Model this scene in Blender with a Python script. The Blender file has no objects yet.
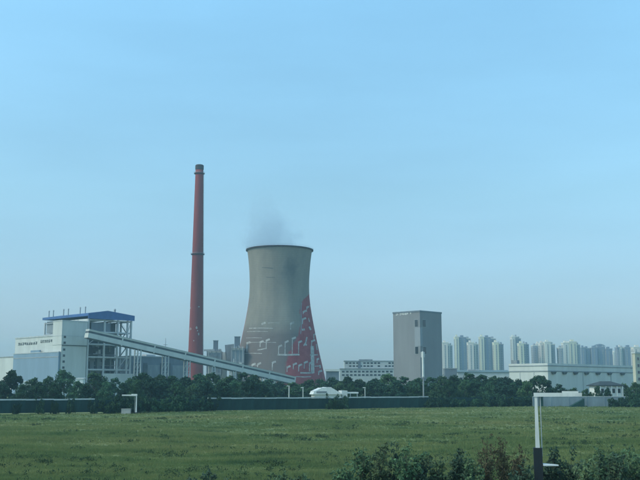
import bpy, math, random
import numpy as np
from mathutils import Vector, Matrix, noise as mnoise

# ------------------------------------------------------------------ camera, sky, sun, exposure
scene = bpy.context.scene
CAM_H = 8.0                      # the viewer sits in a train on an embankment
F_PX = 924.0                     # focal length for a 640 px wide picture
PITCH = math.atan(145.0 / F_PX)  # horizon 145 px under the middle

cam_data = bpy.data.cameras.new('camera')
cam_data.sensor_fit = 'HORIZONTAL'
cam_data.sensor_width = 36.0
cam_data.lens = 36.0 * F_PX / 640.0
cam_data.clip_start = 0.5
cam_data.clip_end = 12000.0
cam = bpy.data.objects.new('camera', cam_data)
scene.collection.objects.link(cam)
cam.location = (0, 0, CAM_H)
cam.rotation_euler = (math.radians(90) + PITCH, 0, 0)
scene.camera = cam

SUN_AZ = math.radians(252)       # clockwise from +Y (straight ahead): to the left, a little behind
SUN_EL = math.radians(44)
world = bpy.data.worlds.new('World')
scene.world = world
world.use_nodes = True
wn = world.node_tree
wn.nodes.clear()
sky = wn.nodes.new('ShaderNodeTexSky')
sky.sky_type = 'NISHITA'
sky.sun_disc = False
sky.sun_elevation = SUN_EL
sky.sun_rotation = SUN_AZ
sky.altitude = 20.0
sky.air_density = 1.0
sky.dust_density = 1.0
sky.ozone_density = 3.0
bg = wn.nodes.new('ShaderNodeBackground')
bg.inputs['Strength'].default_value = 0.15
wo = wn.nodes.new('ShaderNodeOutputWorld')
# murky summer air: the whole sky fades to a duller grey blue towards the horizon
wtc = wn.nodes.new('ShaderNodeTexCoord'); wsp = wn.nodes.new('ShaderNodeSeparateXYZ')
wn.links.new(wtc.outputs['Generated'], wsp.inputs[0])
wrp = wn.nodes.new('ShaderNodeValToRGB')
for p_, c_ in ((0.06, (0.405, 0.405, 0.440)), (0.20, (0.555, 0.645, 0.565))):
    wrp.color_ramp.elements.new(p_).color = (*c_, 1)
wrp.color_ramp.elements[0].color = (0.37, 0.36, 0.405, 1)
wrp.color_ramp.elements[-1].position = 0.40; wrp.color_ramp.elements[-1].color = (0.77, 1.0, 0.86, 1)
wn.links.new(wsp.outputs['Z'], wrp.inputs['Fac'])
wmx = wn.nodes.new('ShaderNodeMix'); wmx.data_type = 'RGBA'; wmx.blend_type = 'MULTIPLY'; wmx.inputs['Factor'].default_value = 1.0
wn.links.new(sky.outputs[0], wmx.inputs['A']); wn.links.new(wrp.outputs['Color'], wmx.inputs['B'])
# faint uneven veils of haze, the same all round the sky
wmp = wn.nodes.new('ShaderNodeMapping'); wmp.inputs['Scale'].default_value = (1.0, 1.0, 5.0)
wn.links.new(wtc.outputs['Generated'], wmp.inputs['Vector'])
wnz = wn.nodes.new('ShaderNodeTexNoise'); wnz.inputs['Scale'].default_value = 2.6; wnz.inputs['Detail'].default_value = 5.0
wn.links.new(wmp.outputs[0], wnz.inputs['Vector'])
wmr = wn.nodes.new('ShaderNodeMapRange'); wmr.inputs['From Min'].default_value = 0.3; wmr.inputs['From Max'].default_value = 0.7
wmr.inputs['To Min'].default_value = 0.94; wmr.inputs['To Max'].default_value = 1.05
wn.links.new(wnz.outputs['Fac'], wmr.inputs['Value'])
wvm = wn.nodes.new('ShaderNodeVectorMath'); wvm.operation = 'SCALE'
wn.links.new(wmx.outputs['Result'], wvm.inputs[0]); wn.links.new(wmr.outputs[0], wvm.inputs['Scale'])
wn.links.new(wvm.outputs[0], bg.inputs['Color'])
wn.links.new(bg.outputs[0], wo.inputs['Surface'])

sun_data = bpy.data.lights.new('sun', 'SUN')
sun_data.energy = 0.62
sun_data.angle = math.radians(10)
sun_data.color = (1.0, 0.86, 0.62)
sun = bpy.data.objects.new('sun', sun_data)
scene.collection.objects.link(sun)
sd = Vector((math.sin(SUN_AZ) * math.cos(SUN_EL), math.cos(SUN_AZ) * math.cos(SUN_EL), math.sin(SUN_EL)))
sun.rotation_euler = sd.to_track_quat('Z', 'Y').to_euler()
sun.location = (-200, -200, 300)

scene.view_settings.view_transform = 'Standard'
scene.view_settings.look = 'None'
scene.view_settings.exposure = 1.15
scene.view_settings.gamma = 1.0
scene.cycles.use_denoising = True
scene.cycles.max_bounces = 6
scene.cycles.volume_bounces = 1
HAZE_DENSITY = 0.00020
HAZE_COLOR = (0.46, 0.75, 0.92)

# ------------------------------------------------------------------ plan helpers
CT, ST = math.cos(PITCH), math.sin(PITCH)
def ratio(px, py=380.0):
    return ((px - 320.0) / F_PX) / (CT - (240.0 - py) / F_PX * ST)
def Z(py, Y):
    v = (240.0 - py) / F_PX
    return CAM_H + Y * (ST + v * CT) / (CT - v * ST)
def X(px, Y, py=380.0):
    return ratio(px, py) * Y
def ground_Y(py):
    v = (240.0 - py) / F_PX
    return -CAM_H * (CT - v * ST) / (ST + v * CT)
def along(K, d, px, py=380.0):
    """metres from plan point K along d until it stands at picture column px"""
    r = ratio(px, py)
    return (r * K[1] - K[0]) / (d[0] - r * d[1])
S45 = math.sqrt(0.5)
RDIR, LDIR = (S45, S45), (-S45, S45)
GRID = math.radians(45)
rng = np.random.default_rng(7)
random.seed(7)

# ------------------------------------------------------------------ mesh helpers
col = scene.collection
class MB:
    """collects shapes, then links them as ONE mesh object"""
    def __init__(self):
        self.v, self.f, self.m = [], [], []
    def face(self, pts, m=0):
        n = len(self.v)
        self.v += [tuple(p) for p in pts]
        self.f.append(tuple(range(n, n + len(pts))))
        self.m.append(m)
        return self
    def hexa(self, p, m=0):
        """8 points: bottom ring 0-3 counterclockwise, top ring 4-7"""
        n = len(self.v)
        self.v += [tuple(q) for q in p]
        for q in ((3, 2, 1, 0), (4, 5, 6, 7), (0, 1, 5, 4), (1, 2, 6, 5), (2, 3, 7, 6), (3, 0, 4, 7)):
            self.f.append(tuple(n + i for i in q)); self.m.append(m)
        return self
    def box(self, x0, x1, y0, y1, z0, z1, m=0):
        return self.hexa([(x0, y0, z0), (x1, y0, z0), (x1, y1, z0), (x0, y1, z0),
                          (x0, y0, z1), (x1, y0, z1), (x1, y1, z1), (x0, y1, z1)], m)
    def prism(self, poly, z0, z1, m=0):
        n = len(self.v); k = len(poly)
        self.v += [(a, b, z0) for a, b in poly] + [(a, b, z1) for a, b in poly]
        self.f.append(tuple(n + i for i in reversed(range(k)))); self.m.append(m)
        self.f.append(tuple(n + k + i for i in range(k))); self.m.append(m)
        for i in range(k):
            j = (i + 1) % k
            self.f.append((n + i, n + j, n + k + j, n + k + i)); self.m.append(m)
        return self
    def lathe(self, prof, seg=32, c=(0, 0), m=0, cap=True):
        n = len(self.v)
        for r, z in prof:
            for i in range(seg):
                a = 2 * math.pi * i / seg
                self.v.append((c[0] + r * math.cos(a), c[1] + r * math.sin(a), z))
        for k in range(len(prof) - 1):
            for i in range(seg):
                j = (i + 1) % seg
                self.f.append((n + k * seg + i, n + k * seg + j, n + (k + 1) * seg + j, n + (k + 1) * seg + i)); self.m.append(m)
        if cap:
            self.f.append(tuple(n + i for i in reversed(range(seg)))); self.m.append(m)
            b = n + (len(prof) - 1) * seg
            self.f.append(tuple(b + i for i in range(seg))); self.m.append(m)
        return self
    def bar(self, a, b, w, h=None, m=0):
        """rectangular bar from a to b"""
        a, b = Vector(a), Vector(b); h = h or w
        d = (b - a).normalized()
        s = d.cross(Vector((0, 0, 1)))
        s = Vector((1, 0, 0)) if s.length < 1e-4 else s.normalized()
        u = s.cross(d).normalized()
        s, u = s * w / 2, u * h / 2
        return self.hexa([a - s - u, a + s - u, b + s - u, b - s - u, a - s + u, a + s + u, b + s + u, b - s + u], m)
    def tube(self, a, b, r0, r1=None, seg=8, m=0):
        a, b = Vector(a), Vector(b); r1 = r0 if r1 is None else r1
        d = (b - a).normalized()
        s = d.cross(Vector((0, 0, 1)))
        s = Vector((1, 0, 0)) if s.length < 1e-4 else s.normalized()
        u = s.cross(d)
        n = len(self.v)
        for p, r in ((a, r0), (b, r1)):
            for i in range(seg):
                t = 2 * math.pi * i / seg
                self.v.append(tuple(p + s * (r * math.cos(t)) + u * (r * math.sin(t))))
        for i in range(seg):
            j = (i + 1) % seg
            self.f.append((n + i, n + j, n + seg + j, n + seg + i)); self.m.append(m)
        self.f.append(tuple(n + i for i in reversed(range(seg)))); self.m.append(m)
        self.f.append(tuple(n + seg + i for i in range(seg))); self.m.append(m)
        return self
    def mesh(self, name, mats, smooth=False):
        me = bpy.data.meshes.new(name)
        me.from_pydata(self.v, [], self.f)
        for mt in (mats if isinstance(mats, (list, tuple)) else [mats]):
            me.materials.append(mt)
        if max(self.m, default=0):
            me.polygons.foreach_set('material_index', self.m)
        if smooth:
            me.polygons.foreach_set('use_smooth', [True] * len(me.polygons))
        me.update()
        return me
    def build(self, name, mats, parent=None, smooth=False):
        return link(name, self.mesh(name, mats, smooth), parent)

def link(name, data, parent=None, loc=None):
    o = bpy.data.objects.new(name, data)
    col.objects.link(o)
    o.parent = parent
    if loc is not None:
        o.location = loc
    return o
def tag(o, label=None, cat=None, group=None, kind=None):
    if label: o['label'] = label
    if cat: o['category'] = cat
    if group: o['group'] = group
    if kind: o['kind'] = kind
    return o
def thing(name, label, cat, loc, rz=0.0, group=None):
    o = link(name, None, None, loc)
    o.rotation_euler = (0, 0, rz)
    return tag(o, label, cat, group)
def tri_mesh(name, verts, faces, mats, smooth=False):
    """fast mesh from numpy arrays; faces is (n,3) or (n,4)"""
    me = bpy.data.meshes.new(name)
    n, k = faces.shape
    me.vertices.add(len(verts)); me.vertices.foreach_set('co', np.ascontiguousarray(verts, dtype=np.float32).ravel())
    me.loops.add(n * k); me.loops.foreach_set('vertex_index', np.ascontiguousarray(faces, dtype=np.int32).ravel())
    me.polygons.add(n)
    me.polygons.foreach_set('loop_start', np.arange(0, n * k, k, dtype=np.int32))
    me.polygons.foreach_set('loop_total', np.full(n, k, dtype=np.int32))
    for mt in (mats if isinstance(mats, (list, tuple)) else [mats]):
        me.materials.append(mt)
    if smooth:
        me.polygons.foreach_set('use_smooth', np.ones(n, dtype=bool))
    me.update(calc_edges=True)
    return me

# ------------------------------------------------------------------ materials
def up_normal(nt, b, k):
    """leaves and blades shade like the soft surface they form together: lean the shading normal upwards"""
    g = nt.nodes.new('ShaderNodeNewGeometry'); mx = nt.nodes.new('ShaderNodeMix'); mx.data_type = 'VECTOR'
    mx.inputs['Factor'].default_value = k; mx.inputs['B'].default_value = (0, 0, 1)
    n = nt.nodes.new('ShaderNodeVectorMath'); n.operation = 'NORMALIZE'
    nt.links.new(g.outputs['Normal'], mx.inputs['A']); nt.links.new(mx.outputs['Result'], n.inputs[0]); nt.links.new(n.outputs[0], b.inputs['Normal'])
def mat(name, c, rough=0.8, amt=0.18, scale=0.25, streak=1.0, c2=None, bump=0.0, metal=0.0, obj_var=0.0, spec=0.3, up=0.0):
    """base colour broken up by large and fine noise; streak > 1 stretches it into vertical rain marks"""
    m = bpy.data.materials.new(name); m.use_nodes = True
    nt = m.node_tree; L = nt.links.new
    b = nt.nodes['Principled BSDF']
    b.inputs['Roughness'].default_value = rough
    b.inputs['Metallic'].default_value = metal
    b.inputs['Specular IOR Level'].default_value = spec
    tc = nt.nodes.new('ShaderNodeTexCoord')
    mp = nt.nodes.new('ShaderNodeMapping'); mp.inputs['Scale'].default_value = (1, 1, 1.0 / streak)
    L(tc.outputs['Object'], mp.inputs['Vector'])
    n1 = nt.nodes.new('ShaderNodeTexNoise'); n1.inputs['Scale'].default_value = scale; n1.inputs['Detail'].default_value = 8
    n1.inputs['Roughness'].default_value = 0.65
    L(mp.outputs[0], n1.inputs['Vector'])
    rp = nt.nodes.new('ShaderNodeMapRange')
    rp.inputs['From Min'].default_value = 0.3; rp.inputs['From Max'].default_value = 0.7
    L(n1.outputs['Fac'], rp.inputs['Value'])
    mx = nt.nodes.new('ShaderNodeMix'); mx.data_type = 'RGBA'
    d = c2 if c2 else tuple(x * (1 - amt) for x in c)
    e = tuple(min(1, x * (1 + amt * 0.5)) for x in c) if not c2 else c
    mx.inputs['A'].default_value = (*d, 1); mx.inputs['B'].default_value = (*e, 1)
    L(rp.outputs[0], mx.inputs['Factor'])
    out = mx.outputs['Result']
    if obj_var:
        oi = nt.nodes.new('ShaderNodeObjectInfo')
        hs = nt.nodes.new('ShaderNodeHueSaturation')
        r1 = nt.nodes.new('ShaderNodeMapRange')
        r1.inputs['To Min'].default_value = 1 - obj_var; r1.inputs['To Max'].default_value = 1 + obj_var
        L(oi.outputs['Random'], r1.inputs['Value']); L(r1.outputs[0], hs.inputs['Value'])
        mu = nt.nodes.new('ShaderNodeMath'); mu.operation = 'MULTIPLY'; mu.inputs[1].default_value = 7.13
        fr = nt.nodes.new('ShaderNodeMath'); fr.operation = 'FRACT'
        r2 = nt.nodes.new('ShaderNodeMapRange')
        r2.inputs['To Min'].default_value = 0.5 - 0.06 * obj_var; r2.inputs['To Max'].default_value = 0.5 + 0.10 * obj_var
        L(oi.outputs['Random'], mu.inputs[0]); L(mu.outputs[0], fr.inputs[0]); L(fr.outputs[0], r2.inputs['Value']); L(r2.outputs[0], hs.inputs['Hue'])
        L(out, hs.inputs['Color']); out = hs.outputs[0]
    L(out, b.inputs['Base Color'])
    if up:
        up_normal(nt, b, up)
    if bump:
        bp = nt.nodes.new('ShaderNodeBump'); bp.inputs['Strength'].default_value = bump; bp.inputs['Distance'].default_value = 0.2
        L(n1.outputs['Fac'], bp.inputs['Height']); L(bp.outputs[0], b.inputs['Normal'])
    return m

M = {}
M['white_clad'] = mat('white_cladding', (0.60, 0.61, 0.58), 0.6, 0.14, 0.16, 6)
M['blue_clad'] = mat('pale_blue_cladding', (0.23, 0.32, 0.41), 0.6, 0.12, 0.16, 6)
M['blue_roof'] = mat('blue_roof_sheet', (0.060, 0.135, 0.325), 0.5, 0.25, 0.2, 1)
M['steel'] = mat('grey_painted_steel', (0.34, 0.36, 0.37), 0.55, 0.25, 0.4, 3)
M['light_steel'] = mat('light_painted_steel', (0.52, 0.54, 0.54), 0.55, 0.2, 0.4, 3)
M['dark_steel'] = mat('dark_boiler_casing', (0.10, 0.115, 0.13), 0.7, 0.4, 0.2, 2)
M['grey_clad'] = mat('grey_blue_cladding', (0.17, 0.20, 0.235), 0.7, 0.25, 0.15, 5)
M['mid_grey'] = mat('mid_grey_casing', (0.26, 0.29, 0.31), 0.7, 0.3, 0.25, 3)
M['glass'] = mat('dark_window_glass', (0.035, 0.045, 0.055), 0.15, 0.3, 0.3, 1, spec=0.5)
M['concrete'] = mat('pale_concrete', (0.42, 0.42, 0.40), 0.9, 0.25, 0.2, 3, bump=0.2)
M['box_grey'] = mat('grey_facade', (0.235, 0.235, 0.245), 0.75, 0.14, 0.08, 4)
M['box_panel'] = mat('lighter_corner_panel', (0.30, 0.32, 0.35), 0.7, 0.12, 0.1, 3)
M['white_paint'] = mat('white_paint', (0.78, 0.78, 0.75), 0.5, 0.12, 0.8, 4)
M['pole_white'] = mat('white_steel_pole', (0.72, 0.73, 0.70), 0.45, 0.18, 1.6, 5)
M['pole_dark'] = mat('dark_pole_sleeve', (0.018, 0.026, 0.032), 0.6, 0.3, 1.5, 3)
M['sign_white'] = mat('white_letters', (0.8, 0.8, 0.78), 0.5, 0.1, 1.0)
M['sign_grey'] = mat('grey_letters', (0.13, 0.145, 0.15), 0.6, 0.2, 1.0)
M['chimney_red'] = mat('faded_red_chimney_paint', (0.265, 0.054, 0.052), 0.85, 0.35, 0.07, 6)
M['soot'] = mat('sooty_chimney_top', (0.075, 0.06, 0.065), 0.9, 0.4, 0.3, 2)
M['fence_green'] = mat('dark_green_fence_sheet', (0.014, 0.052, 0.046), 0.7, 0.4, 0.5, 3, obj_var=0.12)
M['coping'] = mat('pale_coping', (0.60, 0.62, 0.60), 0.8, 0.25, 0.5, 1, obj_var=0.08)
M['grey_wall'] = mat('blue_grey_rendered_wall', (0.25, 0.31, 0.34), 0.85, 0.25, 0.25, 3)
M['dark_roof'] = mat('dark_grey_roof_tiles', (0.055, 0.07, 0.075), 0.8, 0.3, 0.4, 1)
M['teal_roof'] = mat('grey_green_roof_sheet', (0.17, 0.24, 0.25), 0.7, 0.2, 0.2, 1)
M['bark'] = mat('bark', (0.075, 0.06, 0.045), 0.95, 0.4, 2.0, 3)
M['leaf_dark'] = mat('dark_tree_leaves', (0.032, 0.080, 0.040), 0.75, 0.45, 0.35, 1, obj_var=0.35, spec=0.1, up=0.45)
M['leaf_mid'] = mat('mid_green_tree_leaves', (0.058, 0.120, 0.052), 0.75, 0.45, 0.35, 1, obj_var=0.35, spec=0.1, up=0.45)
M['leaf_shrub'] = mat('shrub_leaves', (0.095, 0.155, 0.070), 0.65, 0.5, 1.2, 1, up=0.4, obj_var=0.30, spec=0.2)
M['leaf_deep'] = mat('deep_green_shrub_leaves', (0.055, 0.100, 0.056), 0.65, 0.5, 1.2, 1, up=0.4, obj_var=0.2, spec=0.2)
M['reed'] = mat('brownish_reed_plumes', (0.115, 0.098, 0.058), 0.8, 0.4, 1.2, 1, obj_var=0.2, spec=0.1)
M['weed'] = mat('dark_field_weeds', (0.058, 0.095, 0.042), 0.8, 0.35, 0.6, 1, spec=0.1, up=0.5)

def field_material(name, gain=1.0):
    """grass colours laid out in broad patches over the field, by place on the ground"""
    m = bpy.data.materials.new(name); m.use_nodes = True
    nt = m.node_tree; L = nt.links.new
    b = nt.nodes['Principled BSDF']; b.inputs['Roughness'].default_value = 0.9
    b.inputs['Specular IOR Level'].default_value = 0.1
    g = nt.nodes.new('ShaderNodeNewGeometry')
    def nz(scale, detail, sx=1.0):
        mp = nt.nodes.new('ShaderNodeMapping'); mp.inputs['Scale'].default_value = (sx, 1, 0.0)
        L(g.outputs['Position'], mp.inputs['Vector'])
        n = nt.nodes.new('ShaderNodeTexNoise'); n.inputs['Scale'].default_value = scale; n.inputs['Detail'].default_value = detail
        n.inputs['Roughness'].default_value = 0.6
        L(mp.outputs[0], n.inputs['Vector']); return n.outputs['Fac']
    def ramp(fac, stops):
        r = nt.nodes.new('ShaderNodeValToRGB')
        while len(r.color_ramp.elements) < len(stops): r.color_ramp.elements.new(0.5)
        for e, (p, c) in zip(r.color_ramp.elements, stops):
            e.position = p; e.color = (*[x * gain for x in c], 1)
        L(fac, r.inputs['Fac']); return r.outputs['Color']
    broad = ramp(nz(0.028, 5, 0.6), [(0.34, (0.060, 0.082, 0.030)), (0.46, (0.094, 0.112, 0.042)), (0.56, (0.130, 0.132, 0.052)), (0.68, (0.165, 0.140, 0.064))])
    patch = ramp(nz(0.17, 6, 0.5), [(0.35, (0.026, 0.058, 0.028)), (0.46, (0.085, 0.115, 0.045)), (0.62, (0.125, 0.138, 0.058))])
    mx = nt.nodes.new('ShaderNodeMix'); mx.data_type = 'RGBA'; mx.inputs['Factor'].default_value = 0.55
    L(broad, mx.inputs['A']); L(patch, mx.inputs['B'])
    fine = ramp(nz(2.5, 4), [(0.3, (0.86, 0.86, 0.86)), (0.7, (0.98, 0.98, 0.98))])
    mu = nt.nodes.new('ShaderNodeMix'); mu.data_type = 'RGBA'; mu.blend_type = 'MULTIPLY'; mu.inputs['Factor'].default_value = 1.0
    L(mx.outputs['Result'], mu.inputs['A']); L(fine, mu.inputs['B'])
    L(mu.outputs['Result'], b.inputs['Base Color'])
    if name == 'field_grass':      # thin blades: light shines through them
        tr = nt.nodes.new('ShaderNodeBsdfTranslucent'); ms = nt.nodes.new('ShaderNodeMixShader'); ms.inputs['Fac'].default_value = 0.45
        L(mu.outputs['Result'], tr.inputs['Color']); L(b.outputs[0], ms.inputs[1]); L(tr.outputs[0], ms.inputs[2])
        L(ms.outputs[0], nt.nodes['Material Output'].inputs['Surface'])
    return m
M['ground'] = field_material('grassy_soil', 1.35)
M['grass'] = field_material('field_grass', 1.5)

# ------------------------------------------------------------------ ground
def field_bump(x, y):
    return 0.22 * np.sin(x * 0.043 + 1.3) * np.sin(y * 0.031 + 0.4) + 0.10 * np.sin(x * 0.13 + y * 0.07) + 0.06 * np.sin(y * 0.21 - x * 0.05)
gx = np.concatenate([np.linspace(-3300, -260, 12), np.linspace(-230, 230, 60), np.linspace(260, 3300, 12)])
gy = np.concatenate([np.linspace(-400, 20, 6), np.linspace(45, 400, 70), np.linspace(430, 4800, 20)])
GX, GY = np.meshgrid(gx, gy)
fade = np.clip((330 - GY) / 60, 0, 1) * np.clip((GY - 30) / 30, 0, 1) * np.clip((250 - np.abs(GX)) / 40, 0, 1)
GZ = (field_bump(GX, GY) - 0.30) * fade - 0.02
gv = np.stack([GX.ravel(), GY.ravel(), GZ.ravel()], 1)
ny, nx = GX.shape
ii = (np.arange(ny - 1)[:, None] * nx + np.arange(nx - 1)[None, :]).ravel()
gf = np.stack([ii, ii + 1, ii + nx + 1, ii + nx], 1)
tag(link('ground', tri_mesh('ground', gv, gf, M['ground'], True)), kind='structure')
def ground_z(x, y):
    f = np.clip((330 - y) / 60, 0, 1) * np.clip((y - 30) / 30, 0, 1) * np.clip((250 - np.abs(x)) / 40, 0, 1)
    return (field_bump(x, y) - 0.30) * f - 0.02

# fence line in plan, from the field's far left corner to where it ends on the right
yA, yB = ground_Y(413.4), ground_Y(406.2)
FA = Vector((X(-2, yA), yA)); FB = Vector((X(532, yB), yB))
FD = (FB - FA).normalized()
FN = Vector((FD.y, -FD.x))               # points to the camera
F0 = FA - FD * 40.0
F_LEN = (FB - F0).length
def fence_y(x):
    return FA.y + (x - FA.x) * FD.y / FD.x
def fence_at(px, off=0.0):
    """point on the fence line at picture column px, off metres in front of it"""
    s = along(F0, FD, px, 400)
    return F0 + FD * s + FN * off
def smooth_noise(x, y, s, seed=0):
    out = np.empty(len(x))
    for i in range(len(x)):
        out[i] = mnoise.noise((x[i] * s, y[i] * s, seed * 7.7))
    return out

# ------------------------------------------------------------------ field grass
def build_grass(n):
    u = rng.random(n)
    y0, y1 = 58.0, 372.0
    y = 1.0 / (1.0 / y0 - u * (1.0 / y0 - 1.0 / y1))     # denser near, even over the picture
    x = (rng.random(n) * 2 - 1) * (0.40 * y + 14)
    keep = y < np.minimum(fence_y(x) - 0.5, 372)
    x, y = x[keep], y[keep]; n = len(x)
    patch = smooth_noise(x * 0.55, y, 0.11, 1) + 0.5 * smooth_noise(x, y, 0.45, 2)
    h = (0.20 + 0.18 * rng.random(n)) * np.clip(1.0 + 0.9 * patch, 0.45, 2.0)
    w = 0.017 + y * 0.00030
    z = ground_z(x, y)
    k = 5
    V = np.zeros((n, k, 3, 3)); 
    for b in range(k):
        a = rng.random(n) * 6.283; r = rng.random(n) * 0.16 * (1 + y / 150)
        bx, by = x + r * np.cos(a), y + r * np.sin(a)
        t = rng.random(n) * 6.283
        wx, wy = w * np.cos(t), w * np.sin(t)
        ln = h * (0.15 + 0.55 * rng.random(n)); la = rng.random(n) * 6.283
        hh = h * (0.6 + 0.5 * rng.random(n))
        V[:, b, 0] = np.stack([bx - wx, by - wy, z - 0.03], 1)
        V[:, b, 1] = np.stack([bx + wx, by + wy, z - 0.03], 1)
        V[:, b, 2] = np.stack([bx + ln * np.cos(la), by + ln * np.sin(la), z + hh], 1)
    V = V.reshape(-1, 3)
    Fc = np.arange(len(V)).reshape(-1, 3)
    tag(link('grass', tri_mesh('grass', V, Fc, M['grass'])), 'rough green field grass in front of the dark fence', 'grass', kind='stuff')
build_grass(230000)

def leaf_quads(c, n, rad, size, squash=1.0, up=0.0, aspect=0.6):
    """n leaf faces scattered in a ball round each centre c (k,3)"""
    k = len(c)
    d = rng.normal(size=(k, n, 3)); d /= np.linalg.norm(d, axis=2, keepdims=True)
    r = rng.random((k, n, 1)) ** 0.45
    rad = np.broadcast_to(np.asarray(rad, float).reshape(-1, 1, 1), (k, 1, 1))
    p = c[:, None, :] + d * r * rad * np.array([1, 1, squash])
    p = p.reshape(-1, 3); m = len(p)
    a = rng.normal(size=(m, 3)); a[:, 2] += up; a /= np.linalg.norm(a, axis=1, keepdims=True)
    b = np.cross(a, rng.normal(size=(m, 3))); b /= np.linalg.norm(b, axis=1, keepdims=True) + 1e-9
    s = (size * (0.6 + 0.8 * rng.random(m)))[:, None]
    a, b = a * s, b * s * aspect
    return np.stack([p - a, p + b * 0.9 - a * 0.1, p + a, p - b * 0.9 - a * 0.1], 1).reshape(-1, 3)
def quads_mesh(name, V, m):
    return tri_mesh(name, V, np.arange(len(V)).reshape(-1, 4), m)

# dark weeds standing in clumps in the field
def build_weeds():
    cs = []
    while len(cs) < 260:
        y = 1.0 / (1.0 / 66 - rng.random() * (1.0 / 66 - 1.0 / 330))
        x = (rng.random() * 2 - 1) * (0.37 * y + 10)
        if y > fence_y(x) - 3: continue
        if mnoise.noise((x * 0.012, y * 0.016, 5.0)) + 0.25 * rng.normal() < 0.02: continue
        cs.append((x, y))
    V = []
    for x, y in cs:
        n = int(6 + 12 * rng.random()); sx = 0.5 + 2.6 * rng.random(); sy = 0.4 + 0.9 * rng.random()
        px = x + rng.normal(size=n) * sx; py = y + rng.normal(size=n) * sy
        pz = ground_z(px, py) + 0.22 + 0.22 * rng.random(n)
        V.append(leaf_quads(np.stack([px, py, pz - 0.08], 1), 14, 0.30, 0.055 + y * 0.0003, 0.9, 1.2))
    tag(link('field_weeds', quads_mesh('field_weeds', np.concatenate(V), M['weed'])), 'dark low weeds growing in streaks across the field', 'weeds', kind='stuff')
build_weeds()

# ------------------------------------------------------------------ trees
def make_tree_meshes(seed, H, W, low, round_top, leaf, m, dens=1.0):
    """trunk mesh and crown mesh for one kind of tree; H height, W crown width, low = crown base / H"""
    r = np.random.default_rng(seed)
    t = MB()
    top = H * 0.62
    bend = Vector((r.normal() * 0.03 * H, r.normal() * 0.03 * H, 0))
    pts = [Vector((0, 0, -0.3)), Vector((0, 0, top * 0.35)) + bend * 0.4, Vector((0, 0, top * 0.7)) + bend * 0.8, Vector((0, 0, top)) + bend]
    rr = [0.022 * H, 0.017 * H, 0.012 * H, 0.006 * H]
    for i in range(3):
        t.tube(pts[i], pts[i + 1], rr[i], rr[i + 1], 7)
    for i in range(7):
        z = H * (low + 0.08 + 0.45 * r.random()); a = r.random() * 6.283
        q = W * 0.34 * (0.6 + 0.5 * r.random())
        s = bend * (z / top) * 0.9 + Vector((0, 0, z))
        t.tube(s, s + Vector((math.cos(a) * q, math.sin(a) * q, q * 0.7)), 0.008 * H, 0.003 * H, 5)
    n = int(74 * dens)
    c = []
    while len(c) < n:
        u = r.random()
        prof = (math.sin(math.pi * min(1, (0.10 + 0.90 * u)) ** round_top)) ** 0.6
        a = r.random() * 6.283; q = W / 2 * prof * r.random() ** 0.45 * (0.80 + 0.35 * r.random())
        c.append((q * math.cos(a) + bend.x, q * math.sin(a) + bend.y, H * (low + (0.94 - low) * u)))
    c = np.array(c)
    V = leaf_quads(c, int(58 * dens), W * (0.07 + 0.085 * r.random(n)), leaf, 0.8)
    # ragged outer twigs
    idx = r.integers(0, n, 16)
    V2 = leaf_quads(c[idx] * np.array([1.12, 1.12, 1.03]), 16, W * 0.07, leaf, 1.0)
    return t.mesh('trunk', M['bark']), quads_mesh('crown', np.concatenate([V, V2]), m)

TREES = [make_tree_meshes(11 + i, 10.0, w, lo, rt, 0.34, M['leaf_dark'] if i % 2 else M['leaf_mid'])
         for i, (w, lo, rt) in enumerate([(8.5, 0.06, 1.0), (7.5, 0.06, 0.8), (9.5, 0.04, 1.1), (6.8, 0.07, 0.75), (8.8, 0.02, 1.0), (7.2, 0.03, 0.9), (10.5, 0.02, 1.15)])]
def make_dome_mesh():
    r = np.random.default_rng(77); c = []
    while len(c) < 170:
        u = r.random(); a = r.random() * 6.283
        q = 5.5 * math.sqrt(max(0.0, 1 - (max(0, u - 0.25) / 0.75) ** 2)) * (0.72 + 0.28 * r.random())
        c.append((q * math.cos(a), q * math.sin(a), 9.6 * u))
    return quads_mesh('crown', leaf_quads(np.array(c), 46, 0.75 + 0.4 * r.random(170), 0.32, 0.8), M['leaf_dark'])
TREES.append((TREES[6][0], make_dome_mesh()))
def place_tree(px, top, wpx, Y, kind, label, group=None, cat='tree', name='tree', base=0.0):
    H = Z(top, Y) - base
    Wt = wpx * Y / F_PX
    tm, cm = TREES[kind % len(TREES)]
    w0 = [8.5, 7.5, 9.5, 6.8, 8.8, 7.2, 10.5, 11.5][kind % 8]
    o = thing(name, label, cat, (X(px, Y, 390), Y, base), rng.random() * 6.283, group)
    s = Wt / w0
    o.scale = (s, s, H / 10.0)
    link('trunk', tm, o); link('crown', cm, o)
    return o

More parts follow.
